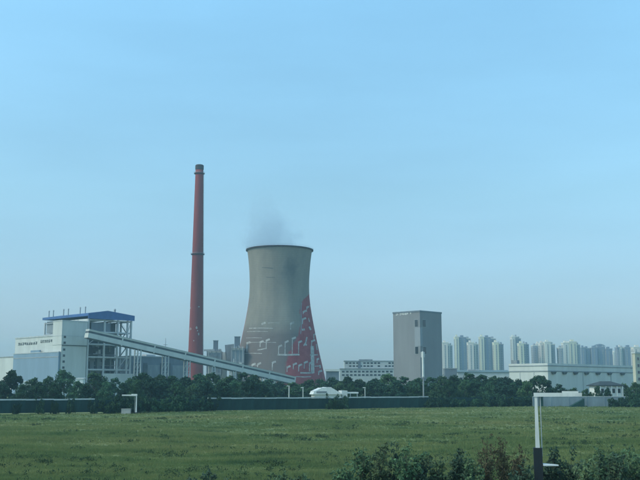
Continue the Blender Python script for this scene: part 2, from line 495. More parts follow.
left_row = [(-9, 375, 20, 'dark tree at the far left frame edge in front of the cream wall'),
            (12, 370.5, 22, 'pointed dark tree rising before the left end of the pale blue annex'),
            (33, 376.5, 19, 'low bushy tree before the middle of the pale blue annex wall'),
            (47, 376.5, 17, 'small round tree between the bushy tree and the tall broad tree'),
            (66, 370.5, 26, 'tall broad tree at the foot of the white stair tower'),
            (95, 372.5, 27, 'broad dark tree before the left columns of the steel boiler frame'),
            (115, 377.5, 18, 'low tree before the low white wall under the boiler frame'),
            (130, 377, 17, 'low tree below the lower right corner of the boiler frame')]
for i, (px, top, w, lab) in enumerate(left_row):
    place_tree(px, top, w * 1.15, 385 + 8 * (i % 3), [3, 1, 0, 4, 2, 6, 5, 0][i], lab, 'roadside trees in front of the boiler house')
belts = [([(143, 373, 24), (158, 375, 22), (172, 376, 22), (186, 377, 24), (200, 374, 24), (214, 373, 24), (229, 374.5, 22), (243, 372, 24), (256, 375.5, 20)],
          'dark tree in the dense belt below the sloping conveyor gallery', 'tree belt below the conveyor gallery', 400),
         ([(267, 379, 19), (280, 382, 20), (293, 381.5, 20), (307, 380, 20), (321, 379, 20), (334, 377, 20)],
          'low tree in the belt at the foot of the cooling tower', 'tree belt at the foot of the cooling tower', 470),
         ([(347, 377, 20), (361, 379, 20), (375, 378, 20), (390, 374, 24), (404, 376, 22), (417, 377, 22), (431, 377, 22)],
          'dark tree in the belt at the foot of the grey office block', 'tree belt at the foot of the grey block', 430),
         ([(443, 376, 22), (456, 375, 22), (469, 372.5, 24), (482, 374.5, 22), (494, 375, 24), (506, 376.5, 22), (517, 379, 18)],
          'dark tree in the belt below the distant apartment towers', 'tree belt below the apartment towers', 420)]
ORD = ['first', 'second', 'third', 'fourth', 'fifth', 'sixth', 'seventh', 'eighth', 'ninth']
for lst, lab, grp, Yb in belts:
    where = lab.split(' belt ')[1]
    for i, (px, top, w) in enumerate(lst):
        place_tree(px, top, w * 1.25, Yb + rng.integers(-12, 12), int(rng.integers(0, 7)), ORD[i] + ' treetop from left in tall row ' + where, grp)
        place_tree(px + 6 + rng.normal() * 2, top + 4.5 + rng.random() * 3, w * 0.9, Yb - 38 + rng.integers(-6, 6), int(rng.integers(0, 7)), 'lower dark tree in the near row ' + where, grp + ', near row')
place_tree(540, 376.0, 32, 372, 7, 'big round dome shaped tree before the cream end of the long factory')
place_tree(526, 381, 20, 366, 4, 'smaller tree tucked against the left side of the big round tree')
place_tree(559, 383.5, 18, 400, 5, 'low tree right of the big round tree below the factory wall')
place_tree(572, 388, 16, 395, 2, 'low spreading tree left of the white pavilion')
place_tree(598, 386, 11, 366, 4, 'left of two small clipped trees in front of the white pavilion')
place_tree(607, 387, 9, 366, 3, 'right of two small clipped trees in front of the white pavilion')
place_tree(586, 388, 12, 372, 0, 'bushy tree hugging the left corner of the white pavilion')
place_tree(624, 383.5, 18, 400, 6, 'dark tree right behind the white pavilion')
place_tree(638, 382.5, 20, 385, 2, 'dark tree at the right frame edge before the cream building')
place_tree(652, 383, 22, 380, 0, 'dark tree just cut by the right frame edge')

for px, top, w_ in ((3, 383, 18), (22, 384, 18), (39, 382, 18), (54, 382.5, 18), (79, 381, 18), (87, 384, 16), (106, 382, 18), (123, 382.5, 18), (136, 380, 18)):
    place_tree(px, top, w_, 345 + rng.integers(-8, 8), int(rng.integers(0, 7)), 'low bushy tree filling the gaps of the roadside trees behind the coping', 'low trees behind the left fence')

# ------------------------------------------------------------------ dark fence with pale coping
fence = thing('field_fence', 'long dark green sheet fence with pale coping along the field edge', 'fence', (F0.x, F0.y, 0), math.atan2(FD.y, FD.x))
FH = 3.55
PANEL = 4.0
nP = int(F_LEN // PANEL) + 1
pm = MB()
pm.box(0.06, PANEL - 0.06, -0.03, 0.03, 0.0, FH)
for k in range(1, 10):
    pm.box(k * 0.4 - 0.05, k * 0.4 + 0.05, -0.065, -0.032, 0.05, FH - 0.1)
pm = pm.mesh('panel', M['fence_green'])
po = MB().box(-0.08, 0.08, -0.10, 0.10, 0, FH + 0.05).mesh('post', M['fence_green'])
cp = MB().box(0.01, PANEL - 0.01, -0.16, 0.16, FH + 0.06, FH + 0.44).mesh('coping', M['coping'])
skip = set()
for i in range(nP):
    s = i * PANEL
    link('panel', pm, fence, (s, 0, 0)); link('post', po, fence, (s, 0, 0))
    mid = F0 + FD * (s + 2)
    pxm = 320 + F_PX * mid.x / mid.y
    if not (104 < pxm < 206) and not (328 < pxm < 344) and pxm < 425:
        link('coping', cp, fence, (s, 0, 0.03 * rng.normal()))

# shrubs leaning over and standing before the fence
def make_shrub_mesh(seed, m, n=26, leaf=0.16):
    r = np.random.default_rng(seed)
    c = r.normal(size=(n, 3)) * np.array([0.75, 0.75, 0.5]); c[:, 2] = np.abs(c[:, 2]) * 1.5 + 0.25
    V = leaf_quads(c, 42, 0.32 + 0.25 * r.random(n), leaf, 0.9)
    t = MB()
    for i in range(6):
        q = c[i * 3]
        t.tube((0.1 * r.normal(), 0.1 * r.normal(), -0.1), tuple(q), 0.04, 0.015, 5)
    return t.mesh('stem', M['bark']), quads_mesh('foliage', V, m)
BUSH = [make_shrub_mesh(40 + i, M['leaf_dark'], 30, 0.20) for i in range(4)]
def place_bush(p, h, w, label, group=None):
    o = thing('bush', label, 'bush', (p.x, p.y, float(ground_z(np.array([p.x]), np.array([p.y]))[0])), rng.random() * 6.283, group)
    o.scale = (w / 3.0, w / 3.0, h / 2.1)
    k = int(rng.integers(0, 4))
    link('stem', BUSH[k][0], o); link('foliage', BUSH[k][1], o)
for px in np.arange(108, 208, 6.2):
    place_bush(fence_at(px + rng.normal(), 1.4 + rng.random()), 3.9 + rng.random() * 0.9, 4.0 + rng.random(), 'dark bush overgrowing the fence between its two pale coping runs', 'bushes overgrowing the fence')
for px, lab in ((16, 'dark bush hiding the fence coping below the pointed tree'), (40.5, 'dark bush breaking the fence coping below the small round tree'),
                (54, 'narrow bush breaking the fence coping left of the tall broad tree'), (69, 'dark bush breaking the fence coping below the tall broad tree'),
                (93, 'dark bush breaking the fence coping left of the small gate arm')):
    place_bush(fence_at(px, 0.8), 4.4, 2.3, lab)
for px in (330, 337, 343):
    place_bush(fence_at(px, 1.0), 4.5, 3.4, 'dark bush covering the fence below the low white tent roof', 'bushes below the white tent roof')
for px in (428, 438, 449, 460, 472, 484, 496, 507, 517, 527):
    place_bush(fence_at(px, 1.0), 4.3 + rng.random() * 0.7, 4.4, 'dark bush along the right end of the fence', 'bushes along the right end of the fence')

# ------------------------------------------------------------------ right of the fence: pale wall, ramp, pavilion
Yw = 352.0
wx0, wx1 = X(533, Yw, 400), X(640, Yw, 400)
wall = thing('boundary_wall', 'low blue grey rendered wall behind the white arm of the pole', 'wall', (wx0, Yw, 0), 0)
L_ = wx1 - wx0
for i in range(6):
    a, b = L_ * i / 6, L_ * (i + 1) / 6
    MB().box(a + 0.03, b - 0.03, 0, 0.25, -0.3, 3.6).build('wall_panel', M['grey_wall'], wall)
    MB().box(a + 0.005, b - 0.005, -0.08, 0.33, 3.603, 3.80).build('coping', M['coping'], wall)
    MB().box(a - 0.18, a + 0.18, -0.10, 0.30, -0.3, 3.60).build('pier', M['grey_wall'], wall)
ramp = thing('earth_ramp', 'dark triangular ramp leaning against the blue grey wall', 'ramp', (X(569, 349, 404), 349, 0), 0)
rl = X(583, 349, 404) - X(569, 349, 404)
m = MB(); h = Z(399.0, 349)
m.hexa([(0, -1.2, -0.2), (rl, -1.2, -0.2), (rl, 1.2, -0.2), (0, 1.2, -0.2), (0, -1.2, 0.05), (rl, -1.2, h), (rl, 1.2, h), (0, 1.2, 0.05)])
m.build('ramp_body', M['fence_green'], ramp)
m = MB(); m.box(rl + 0.002, rl + 0.25, -1.3, 1.3, -0.2, h + 0.2); m.build('end_plate', M['fence_green'], ramp)
gp = thing('gate_pier', 'dark upright gate pier behind the corner of the white pole arm', 'pier', (X(541, 350, 400), 350, 0), 0)
MB().box(-0.7, 0.7, -0.5, 0.5, -0.2, Z(397, 350)).build('shaft', M['fence_green'], gp)
MB().box(-0.8, 0.8, -0.6, 0.6, Z(397, 350) + 0.002, Z(396, 350)).build('cap', M['dark_roof'], gp)

Yp = 388.0
pav = thing('pavilion', 'small white pavilion with dark hip roof behind clipped trees', 'house', (X(605.5, Yp, 390), Yp, 0), math.radians(14))
pw = (X(617.5, Yp) - X(593, Yp)) / 2; ez = Z(385.2, Yp); tz = Z(381.3, Yp); pd = 4.0
MB().box(-pw, pw, -pd, pd, -0.2, ez).build('wall', M['white_paint'], pav)
m = MB(); o_ = 0.9
a, b = pw + o_, pd + o_
m.hexa([(-a, -b, ez + 0.003), (a, -b, ez + 0.003), (a, b, ez + 0.003), (-a, b, ez + 0.003), (-a + 3.6, -0.15, tz), (a - 3.6, -0.15, tz), (a - 3.6, 0.15, tz), (-a + 3.6, 0.15, tz)])
m.hexa([(-a, -b, ez - 0.35), (a, -b, ez - 0.35), (a, b, ez - 0.35), (-a, b, ez - 0.35), (-a, -b, ez), (a, -b, ez), (a, b, ez), (-a, b, ez)])
m.build('roof', M['dark_roof'], pav)
for k in range(4):
    xc = -pw + 2 * pw * (k + 0.5) / 4
    f = MB().box(xc - 0.75, xc + 0.75, -pd - 0.06, -pd - 0.003, ez - 3.3, ez - 1.3).build('window', M['light_steel'], pav)
    MB().box(xc - 0.62, xc + 0.62, -pd - 0.09, -pd - 0.063, ez - 3.15, ez - 1.45).build('pane', M['glass'], f)
for k in range(5):
    xc = -pw + 2 * pw * k / 4
    MB().box(xc - 0.18, xc + 0.18, -pd - 0.8, -pd - 0.45, -0.2, ez - 0.36).build('column', M['white_paint'], pav)

# right slope of greenery under the frame edge
for px, top, Y in ((614, 397, 346), (622, 394, 346), (630, 391.5, 346), (638, 390, 346), (646, 389, 346), (634, 396, 340), (643, 394, 340), (625, 399, 342)):
    p = Vector((X(px, Y, 395), Y))
    place_bush(p, Z(top, Y), 4.6, 'dark bush on the overgrown bank at the right end of the wall', 'bushes on the bank right of the wall')
# small pale marker posts on that bank
for px, lab in ((635.5, 'short pale post in the bank at the right frame edge'),):
    t = thing('marker_post', lab, 'post', (X(px, 348.5, 395), 348.5, 0))
    MB().lathe([(0.22, 0), (0.2, Z(393, 338) - 0.3)], 8).build('shaft', M['concrete'], t)
    MB().lathe([(0.3, Z(393, 338) - 0.298), (0.12, Z(393, 338))], 8).build('cap', M['white_paint'], t)

# ------------------------------------------------------------------ behind the fence: tent roof, posts, mast
Yt = 372.0
tent = thing('tent_hall', 'low white tent roofed hall above the fence near the cooling tower', 'hall', (X(326, Yt, 390), Yt, 0), math.radians(8))
tw = (X(338, Yt) - X(310, Yt)) / 2
e0, t0 = Z(394.3, Yt), Z(387.3, Yt)
MB().box(-tw + 0.3, tw - 0.3, -5, 5, -0.2, e0 - 0.003).build('wall', M['white_clad'], tent)
m = MB()
prof = [(-tw - 0.4, e0), (-tw + 0.2, e0 + (t0 - e0) * 0.45), (-tw * 0.45, t0 - 0.25), (-tw * 0.1, t0), (tw * 0.25, t0 - 0.1), (tw + 0.4, e0)]
m.v += [(x, -5.5, z) for x, z in prof] + [(x, 5.5, z) for x, z in prof]
k = len(prof)
m.f.append(tuple(range(k))); m.m.append(0)
m.f.append(tuple(reversed(range(k, 2 * k)))); m.m.append(0)
for i in range(k):
    j = (i + 1) % k
    m.f.append((j, i, k + i, k + j)); m.m.append(0)
m.build('roof', M['white_paint'], tent)
for q, (x, z) in enumerate(prof[1:-1]):
    MB().bar((x, -5.56, z + 0.03), (x, 5.5, z + 0.06), 0.16).build('roof_rib', M['light_steel'], tent)
MB().box(-tw + 1.0, -tw * 0.1, -5.62, -5.505, e0 + 0.5, e0 + 1.25).build('gable_vent', M['mid_grey'], tent)
ax = X(346, Yt) - X(326, Yt)
MB().box(tw + 0.1, ax, -4, 4, -0.2, Z(390.5, Yt)).build('annex', M['white_clad'], tent)
MB().box(ax + 0.01, X(357.5, Yt) - X(326, Yt), -3, 3, Z(393.5, Yt), Z(392, Yt)).build('canopy', M['white_paint'], tent)
for s in (0.3, 0.9):
    xx = ax + (X(357.5, Yt) - X(346, Yt)) * s
    MB().box(xx - 0.12, xx + 0.12, -2.9, -2.6, -0.2, Z(393.5, Yt) - 0.003).build('canopy_post', M['light_steel'], tent)
tag_lab = {289: ('short white lamp post left of the white tent hall, taller of two', 386.3), 303: ('thin white lamp post just left of the white tent hall', 388.0),
           365: ('thin pale lamp post right of the white tent hall canopy', 388.0)}
for px, (lab, top) in tag_lab.items():
    Y = 376.0
    t = thing('lamp_post', lab, 'lamp post', (X(px, Y, 392), Y, 0), 0, 'short lamp posts behind the fence')
    zt = Z(top, Y)
    MB().tube((0, 0, -0.1), (0, 0, zt), 0.26 if px == 289 else 0.18, 0.17 if px == 289 else 0.12, 8).build('pole', M['pole_white'], t)
    MB().box(-0.9, 0.25, -0.16, 0.16, zt + 0.003, zt + 0.26).build('lamp_head', M['pole_white'], t)
Ym = 382.0
mast = thing('mast', 'tall white monopole mast in front of the grey block', 'mast', (X(423.3, Ym, 380), Ym, 0))
z1, z2 = Z(377, Ym), Z(351.5, Ym)
MB().tube((0, 0, -0.2), (0, 0, z1), 0.30, 0.27, 12).build('lower_shaft', M['steel'], mast)
MB().tube((0, 0, z1 + 0.002), (0, 0, z2), 0.50, 0.42, 12).build('upper_shaft', M['pole_white'], mast)
MB().lathe([(0.62, z1 - 0.2), (0.62, z1 + 0.25)], 12).build('flange', M['light_steel'], mast)
for k in range(3):
    a = k * 2.094 + 0.4
    m = MB(); m.box(0.62, 0.80, -0.16, 0.16, z2 - 2.4, z2 - 0.2); m.bar((0.45, 0, z2 - 1.3), (0.62, 0, z2 - 1.3), 0.12)
    q = m.build('antenna_panel', M['white_paint'], mast); q.rotation_euler.z = a
MB().tube((0, 0, z2 + 0.002), (0, 0, z2 + 1.4), 0.06, 0.03, 6).build('lightning_rod', M['steel'], mast)

# ------------------------------------------------------------------ L shaped white poles
def arm_pole(name, label, px, base_Y, top_py, arm, thick, dark_z, box_at, ang, group):
    """upright with a level arm; arm in metres (sign = side), dark sleeve up to dark_z"""
    x = X(px, base_Y, 430); zt = Z(top_py, base_Y)
    gz = float(ground_z(np.array([x]), np.array([base_Y]))[0])
    t = thing(name, label, 'pole', (x, base_Y, gz), ang, group)
    zt -= gz; h = thick / 2; sg = 1 if arm > 0 else -1
    MB().box(-h * 2.1, h * 2.1, -h * 2.1, h * 2.1, -0.3, dark_z).build('lower_sleeve', M['pole_dark'], t)
    g = h * 0.62
    MB().hexa([(-h, -h, dark_z + 0.002), (h, -h, dark_z + 0.002), (h, h, dark_z + 0.002), (-h, h, dark_z + 0.002), (-g, -g, zt - thick), (g, -g, zt - thick), (g, g, zt - thick), (-g, g, zt - thick)]).build('upright', M['pole_white'], t)
    m = MB()
    ta = h * 0.9
    a0, a1 = -h * sg, arm
    lo, hi = min(a0, a1), max(a0, a1)
    m.hexa([(lo, -h, zt - thick + 0.003 if sg > 0 else zt - thick * 0.8), (hi, -h, zt - thick * 0.8 if sg > 0 else zt - thick + 0.003), (hi, h, zt - thick * 0.8 if sg > 0 else zt - thick + 0.003), (lo, h, zt - thick + 0.003 if sg > 0 else zt - thick * 0.8),
            (lo, -h, zt), (hi, -h, zt), (hi, h, zt), (lo, h, zt)])
    m.build('arm', M['pole_white'], t)
    bx0, bx1 = box_at
    MB().box(bx0, bx1, -h * 0.8, h * 0.8, zt + 0.002, zt + thick * 0.42).build('camera_box', M['white_paint'], t)
    MB().tube((h * 2.1 * sg, 0, dark_z * 0.8), (h * 2.1 * sg, 0, zt - thick - 0.02), 0.035, 0.035, 6).build('cable_pipe', M['light_steel'], t)
    return t, zt
Yn = 73.0
ak = 1.0 / (math.cos(math.radians(10)) + math.sin(math.radians(10)) * ratio(575))   # the arm comes slightly nearer to the right
armlen = (X(583, Yn, 395) - X(537, Yn, 395)) * ak
t, zt = arm_pole('camera_pole', 'white L shaped pole with dark lower sleeve in the near shrubs', 537, Yn, 392.8, armlen, 0.31, Z(446.5, Yn), ((X(563.5, Yn, 395) - X(537, Yn, 395)) * ak, (X(579.5, Yn, 395) - X(537, Yn, 395)) * ak), math.radians(-10), 'L shaped poles')
x0_, x1_ = X(544, Yn, 463) - X(537.5, Yn, 463), X(557, Yn, 463) - X(537.5, Yn, 463)
m = MB(); zz = Z(463.5, Yn)
m.hexa([(0.35, -0.5, zz - 0.06), (x1_, -0.25, zz - 0.06), (x1_, 0.05, zz - 0.06), (0.35, 0.1, zz - 0.06), (0.35, -0.5, zz + 0.05), (x1_, -0.25, zz + 0.02), (x1_, 0.05, zz + 0.02), (0.35, 0.1, zz + 0.12)])
m.build('bracket_plate', M['white_paint'], t)
fp = fence_at(135.5, 9.0)
arm_pole('camera_pole', 'small far white L shaped pole with its arm to the left by the fence', 135.5, fp.y, 394.6, -(X(135.5, fp.y) - X(121, fp.y)), 0.42, 0.4, (-1.5, 0.2), 0, 'L shaped poles')
cb = thing('concrete_block', 'pale concrete block standing left of the small far pole', 'block', (X(127.6, fp.y), fp.y, float(ground_z(np.array([X(127.6, fp.y)]), np.array([fp.y]))[0])))
MB().box(-1.45, 1.25, -0.6, 0.6, -0.2, 1.35).build('body', M['concrete'], cb)
MB().box(-1.55, 1.35, -0.7, 0.7, 1.353, 1.5).build('cap', M['concrete'], cb)

# ------------------------------------------------------------------ cooling tower
Yc = 800.0
CX = X(279.2, Yc, 320)
prof_px = [(250.0, 32.5), (254, 31.9), (260, 31.1), (268, 30.4), (278, 29.8), (288, 29.7), (298, 30.2), (308, 31.5), (320, 33.6), (332, 36.0), (344, 38.6), (356, 41.3), (368, 44.1), (380, 46.9)]
RZ = sorted((Z(py, Yc), hw * Yc / F_PX / (CT - (240 - py) / F_PX * ST) * 0.998) for py, hw in prof_px)
rz_z = np.array([a for a, b in RZ]); rz_r = np.array([b for a, b in RZ])
ZT, ZB = rz_z[-1], 5.0
def shell_r(z):
    if z < rz_z[0]:
        return rz_r[0] + (rz_z[0] - z) * (rz_r[0] - rz_r[1]) / (rz_z[1] - rz_z[0])
    return float(np.interp(z, rz_z, rz_r))
zs = np.linspace(ZB, ZT, 90)
rs = np.array([shell_r(z) for z in zs])
for _ in range(6):
    rs[1:-1] = (rs[:-2] + 2 * rs[1:-1] + rs[2:]) / 4
def shell_r(z): return float(np.interp(z, zs, rs))
def shell_px(px, py, off=0.12):
    """point of the shell's near side seen at picture position px, py"""
    Yv = Yc - 30
    for _ in range(8):
        z = Z(py, Yv); x = X(px, Yv, py) - CX
        r = shell_r(min(max(z, ZB), ZT)) + off
        x = max(-r * 0.995, min(r * 0.995, x))
        Yv = Yc - math.sqrt(r * r - x * x)
    return (x, Yv - Yc, z)
tower = thing('cooling_tower', 'large hyperbolic concrete cooling tower with red and white music mural', 'cooling tower', (CX, Yc, 0))
# shell with mural weight per vertex
SEG = 220
red_edge = [(293.5, 309.5), (296.5, 306.3), (300, 303.2), (305, 300.6), (312, 299.2), (318, 300.8), (323, 301.6), (330, 299.6), (337, 297.2), (343, 293.5), (352, 289.2), (362, 286.2), (382, 283.5)]
ez_, ep_ = [], []
for py, px in red_edge:
    p = shell_px(px, py, 0)
    ez_.append(p[2]); ep_.append(math.atan2(p[0], -p[1]))
ez_, ep_ = np.array(ez_)[::-1], np.array(ep_)[::-1]
V, W_ = [], []
for r, z in zip(rs, zs):
    for i in range(SEG):
        a = 2 * math.pi * i / SEG
        V.append((r * math.sin(a), -r * math.cos(a), z))
        phi = a if a <= math.pi else a - 2 * math.pi
        w = -1.0
        if z < ez_[-1] + 0.5:
            w = max(w, min(phi - float(np.interp(z, ez_, ep_)), 2.6 - phi))
        if Z(346, Yc) < z < Z(298, Yc):
            w = max(w, min(-1.36 - phi, phi + 1.9))
        W_.append(max(-0.4, min(0.4, w)))
V = np.array(V); nz_ = len(zs)
idx = np.arange((nz_ - 1) * SEG)
ki, si = idx // SEG, idx % SEG
Fq = np.stack([ki * SEG + si, ki * SEG + (si + 1) % SEG, (ki + 1) * SEG + (si + 1) % SEG, (ki + 1) * SEG + si], 1)
Vi = V.copy(); Vi[:, :2] *= ((np.hypot(V[:, 0], V[:, 1]) - 0.6) / np.hypot(V[:, 0], V[:, 1]))[:, None]
n0 = len(V)
s_ = np.arange(SEG)
top = np.stack([(nz_ - 1) * SEG + s_, (nz_ - 1) * SEG + (s_ + 1) % SEG, n0 + (nz_ - 1) * SEG + (s_ + 1) % SEG, n0 + (nz_ - 1) * SEG + s_], 1)
bot = np.stack([s_, n0 + s_, n0 + (s_ + 1) % SEG, (s_ + 1) % SEG], 1)
sm = tri_mesh('shell', np.concatenate([V, Vi]), np.concatenate([Fq, Fq[:, ::-1] + n0, top, bot]), [], True)
at = sm.attributes.new('mural', 'FLOAT', 'POINT')
at.data.foreach_set('value', np.concatenate([W_, [-1.0] * n0]).astype(np.float32))
def shell_material():
    m = bpy.data.materials.new('tower_concrete'); m.use_nodes = True
    nt = m.node_tree; L = nt.links.new; b = nt.nodes['Principled BSDF']
    b.inputs['Roughness'].default_value = 0.92; b.inputs['Specular IOR Level'].default_value = 0.2
    tc = nt.nodes.new('ShaderNodeTexCoord'); sx = nt.nodes.new('ShaderNodeSeparateXYZ'); L(tc.outputs['Object'], sx.inputs[0])
    def nz(scale, vec=(1, 1, 1), det=7):
        mp = nt.nodes.new('ShaderNodeMapping'); mp.inputs['Scale'].default_value = vec; L(tc.outputs['Object'], mp.inputs['Vector'])
        n = nt.nodes.new('ShaderNodeTexNoise'); n.inputs['Scale'].default_value = scale; n.inputs['Detail'].default_value = det; n.inputs['Roughness'].default_value = 0.62
        L(mp.outputs[0], n.inputs['Vector']); return n.outputs['Fac']
    def mr(v, a, c, lo=0.0, hi=1.0):
        r = nt.nodes.new('ShaderNodeMapRange'); r.inputs['From Min'].default_value = a; r.inputs['From Max'].default_value = c
        r.inputs['To Min'].default_value = lo; r.inputs['To Max'].default_value = hi
        L(v, r.inputs['Value']); return r.outputs[0]
    def mix(f, A, B, bl='MIX'):
        x = nt.nodes.new('ShaderNodeMix'); x.data_type = 'RGBA'; x.blend_type = bl
        if isinstance(f, float): x.inputs['Factor'].default_value = f
        else: L(f, x.inputs['Factor'])
        for s, k in ((A, 'A'), (B, 'B')):
            if isinstance(s, tuple): x.inputs[k].default_value = (*s, 1)
            else: L(s, x.inputs[k])
        return x.outputs['Result']
    streak = nz(0.10, (1, 1, 0.12)); big = nz(0.035); fine = nz(0.5)
    c = mix(mr(streak, 0.3, 0.7), (0.205, 0.186, 0.155), (0.325, 0.290, 0.238))
    c = mix(mr(big, 0.42, 0.72, 0, 0.5), c, (0.13, 0.13, 0.125))
    c = mix(mr(fine, 0.3, 0.7, 0, 0.25), c, (0.32, 0.30, 0.27))
    # casting lifts: faint rings
    w = nt.nodes.new('ShaderNodeTexWave'); w.bands_direction = 'Z'; w.inputs['Scale'].default_value = 0.21; w.inputs['Distortion'].default_value = 0.4; w.inputs['Detail'].default_value = 2
    L(tc.outputs['Object'], w.inputs['Vector'])
    c = mix(mr(w.outputs['Fac'], 0.0, 0.25, 0.22, 0.0), c, (0.11, 0.11, 0.105))
    # sooty blotch under the rim
    q0 = shell_px(291, 268.5, 0)
    dm = nt.nodes.new('ShaderNodeMapping'); dm.vector_type = 'POINT'; dm.inputs['Location'].default_value = tuple(-x for x in q0); L(tc.outputs['Object'], dm.inputs['Vector'])
    ds = nt.nodes.new('ShaderNodeVectorMath'); ds.operation = 'MULTIPLY'; ds.inputs[1].default_value = (1 / 7.5, 1 / 12.0, 1 / 9.0); L(dm.outputs[0], ds.inputs[0])
    dl = nt.nodes.new('ShaderNodeVectorMath'); dl.operation = 'LENGTH'; L(ds.outputs[0], dl.inputs[0])
    dn = nt.nodes.new('ShaderNodeMath'); dn.operation = 'MULTIPLY_ADD'; dn.inputs[1].default_value = 1.6; L(nz(0.16), dn.inputs[0]); L(dl.outputs['Value'], dn.inputs[2])
    c = mix(mr(dn.outputs[0], 1.1, 1.9, 0.62, 0.0), c, (0.10, 0.105, 0.11))
    # painted grey-brown skirt of the mural
    wob = nt.nodes.new('ShaderNodeMath'); wob.operation = 'MULTIPLY_ADD'; wob.inputs[1].default_value = 14.0
    L(nz(0.04), wob.inputs[0]); L(sx.outputs['Z'], wob.inputs[2])
    c = mix(mr(wob.outputs[0], Z(336, Yc) + 7, Z(326, Yc) + 7, 0.72, 0.0), c, (0.150, 0.112, 0.110))
    # red field
    a = nt.nodes.new('ShaderNodeAttribute'); a.attribute_name = 'mural'
    ad = nt.nodes.new('ShaderNodeMath'); ad.operation = 'MULTIPLY_ADD'; ad.inputs[1].default_value = 0.16
    L(nz(0.22, det=5), ad.inputs[0]); L(a.outputs['Fac'], ad.inputs[2])
    redc = mix(mr(nz(0.16), 0.35, 0.7), (0.27, 0.050, 0.060), (0.38, 0.10, 0.105))
    c = mix(mr(ad.outputs[0], 0.055, 0.115), c, redc)
    L(c, b.inputs['Base Color'])
    bp = nt.nodes.new('ShaderNodeBump'); bp.inputs['Strength'].default_value = 0.35; bp.inputs['Distance'].default_value = 0.4
    L(fine, bp.inputs['Height']); L(bp.outputs[0], b.inputs['Normal'])
    return m
sm.materials.append(shell_material())
link('shell', sm, tower)
rt = shell_r(ZT)
m = MB(); m.lathe([(rt + 0.02, ZT - 1.2), (rt + 1.1, ZT - 0.9), (rt + 1.1, ZT + 0.1), (rt - 0.9, ZT + 0.1), (rt - 0.9, ZT - 1.0), (rt + 0.02, ZT - 1.2)], 96, cap=False)
m.build('rim', M['soot'], tower, True)
m = MB()
for i in range(48):
    a = 2 * math.pi * i / 48
    m.tube(((rt + 1.0) * math.cos(a), (rt + 1.0) * math.sin(a), ZT + 0.1), ((rt + 1.0) * math.cos(a), (rt + 1.0) * math.sin(a), ZT + 1.2), 0.05, 0.05, 4)
m.lathe([(rt + 0.95, ZT + 1.15), (rt + 1.05, ZT + 1.15), (rt + 1.05, ZT + 1.25), (rt + 0.95, ZT + 1.25), (rt + 0.95, ZT + 1.15)], 96, cap=False)
m.build('rim_railing', M['steel'], tower)
rb = shell_r(ZB)
cmesh = MB(); cmesh.bar((rb * math.cos(0.0) - 0.3, -0.0, ZB + 0.2), (rb + 1.2, rb * 0.062, -0.2), 0.9).bar((rb - 0.3, 0, ZB + 0.2), (rb + 1.2, -rb * 0.062, -0.2), 0.9)
cmesh = cmesh.mesh('support_leg', M['concrete'])
for i in range(44):
    q = link('support_leg', cmesh, tower); q.rotation_euler.z = 2 * math.pi * i / 44
m = MB(); m.lathe([(rb + 3.5, -0.3), (rb + 3.5, 1.0), (rb + 2.9, 1.0), (rb + 2.9, -0.3)], 72, cap=False); m.build('basin', M['concrete'], tower)

def stroke(pts, w, name='mural_stroke', mt=None):
    """painted line on the shell: pts in picture positions, width w in px"""
    m = MB()
    P = []
    for (a, b), (c, d) in zip(pts[:-1], pts[1:]):
        n = max(1, int(math.hypot(c - a, d - b) / 2.0))
        P += [(a + (c - a) * t / n, b + (d - b) * t / n) for t in range(n)]
    P.append(pts[-1])
    prev = None
    for i, (x, y) in enumerate(P):
        x0, y0 = P[max(0, i - 1)]; x1, y1 = P[min(len(P) - 1, i + 1)]
        dx, dy = x1 - x0, y1 - y0; l = math.hypot(dx, dy) or 1
        nx_, ny_ = -dy / l * w / 2, dx / l * w / 2
        cur = (shell_px(x + nx_, y + ny_), shell_px(x - nx_, y - ny_))
        if prev:
            m.face([prev[0], prev[1], cur[1], cur[0]])
        prev = cur
    return m.build(name, mt or M['mural_white'], tower)
def note(x, top, bot, beam=None, flag=True, head=True):
    """a music note: stem with a slanted flag on top and a round head at its foot"""
    stroke([(x, bot), (x + 0.2, top)], 0.85, 'mural_note_stem')
    if flag: stroke([(x - 0.2, top + 1.2), (x + 1.6, top + 0.2), (x + 3.6, top - 0.5)], 1.9, 'mural_note_flag')
M['mural_white'] = mat('weathered_white_mural_paint', (0.47, 0.455, 0.43), 0.9, 0.55, 0.35, 1)
# staff lines
for y0_, x0_, x1_, w_ in ((328.3, 249, 273, 0.7), (331.6, 247, 268, 0.45), (338, 246, 262, 0.4), (342.5, 246, 276, 0.45), (353.5, 242, 262, 0.7), (323, 268, 279, 0.5), (365.5, 242, 258, 0.4)):
    stroke([(x0_, y0_), ((x0_ + x1_) / 2, y0_ - 0.3), (x1_, y0_)], w_, 'mural_staff_line')
for a in ((246.8, 342.6, 351.5), (260, 341.5, 347), (266.2, 339.7, 349), (278.5, 345.8, 354.0), (285, 341.5, 353.8), (292.2, 337.8, 353.5), (298.5, 341.5, 353.2), (290.5, 322.8, 329.5), (252.0, 364.0, 368.5), (257.5, 363.5, 367), (272.2, 362.0, 370.2), (287.0, 366.5, 372.0), (293.2, 363.8, 369.5), (298.6, 364.8, 371.5), (304.2, 362.0, 368.5), (309.4, 362.5, 371.5), (262, 323, 325), (311.5, 340.5, 350), (302.5, 318.5, 324)):
    note(*a)
stroke([(257.5, 350.0), (262, 349.3), (266.3, 348.2)], 1.0, 'mural_note_beam')
stroke([(277.5, 354.8), (288, 354.9), (299.5, 354.6)], 1.7, 'mural_bar')
stroke([(310, 355.0), (315, 354.9), (320.2, 354.7)], 1.2, 'mural_bar')
stroke([(300.3, 372.8), (306, 373.0), (313.2, 372.8)], 1.5, 'mural_bar')
stroke([(312.7, 373.2), (312.6, 360), (312.2, 346)], 3.4, 'mural_column')
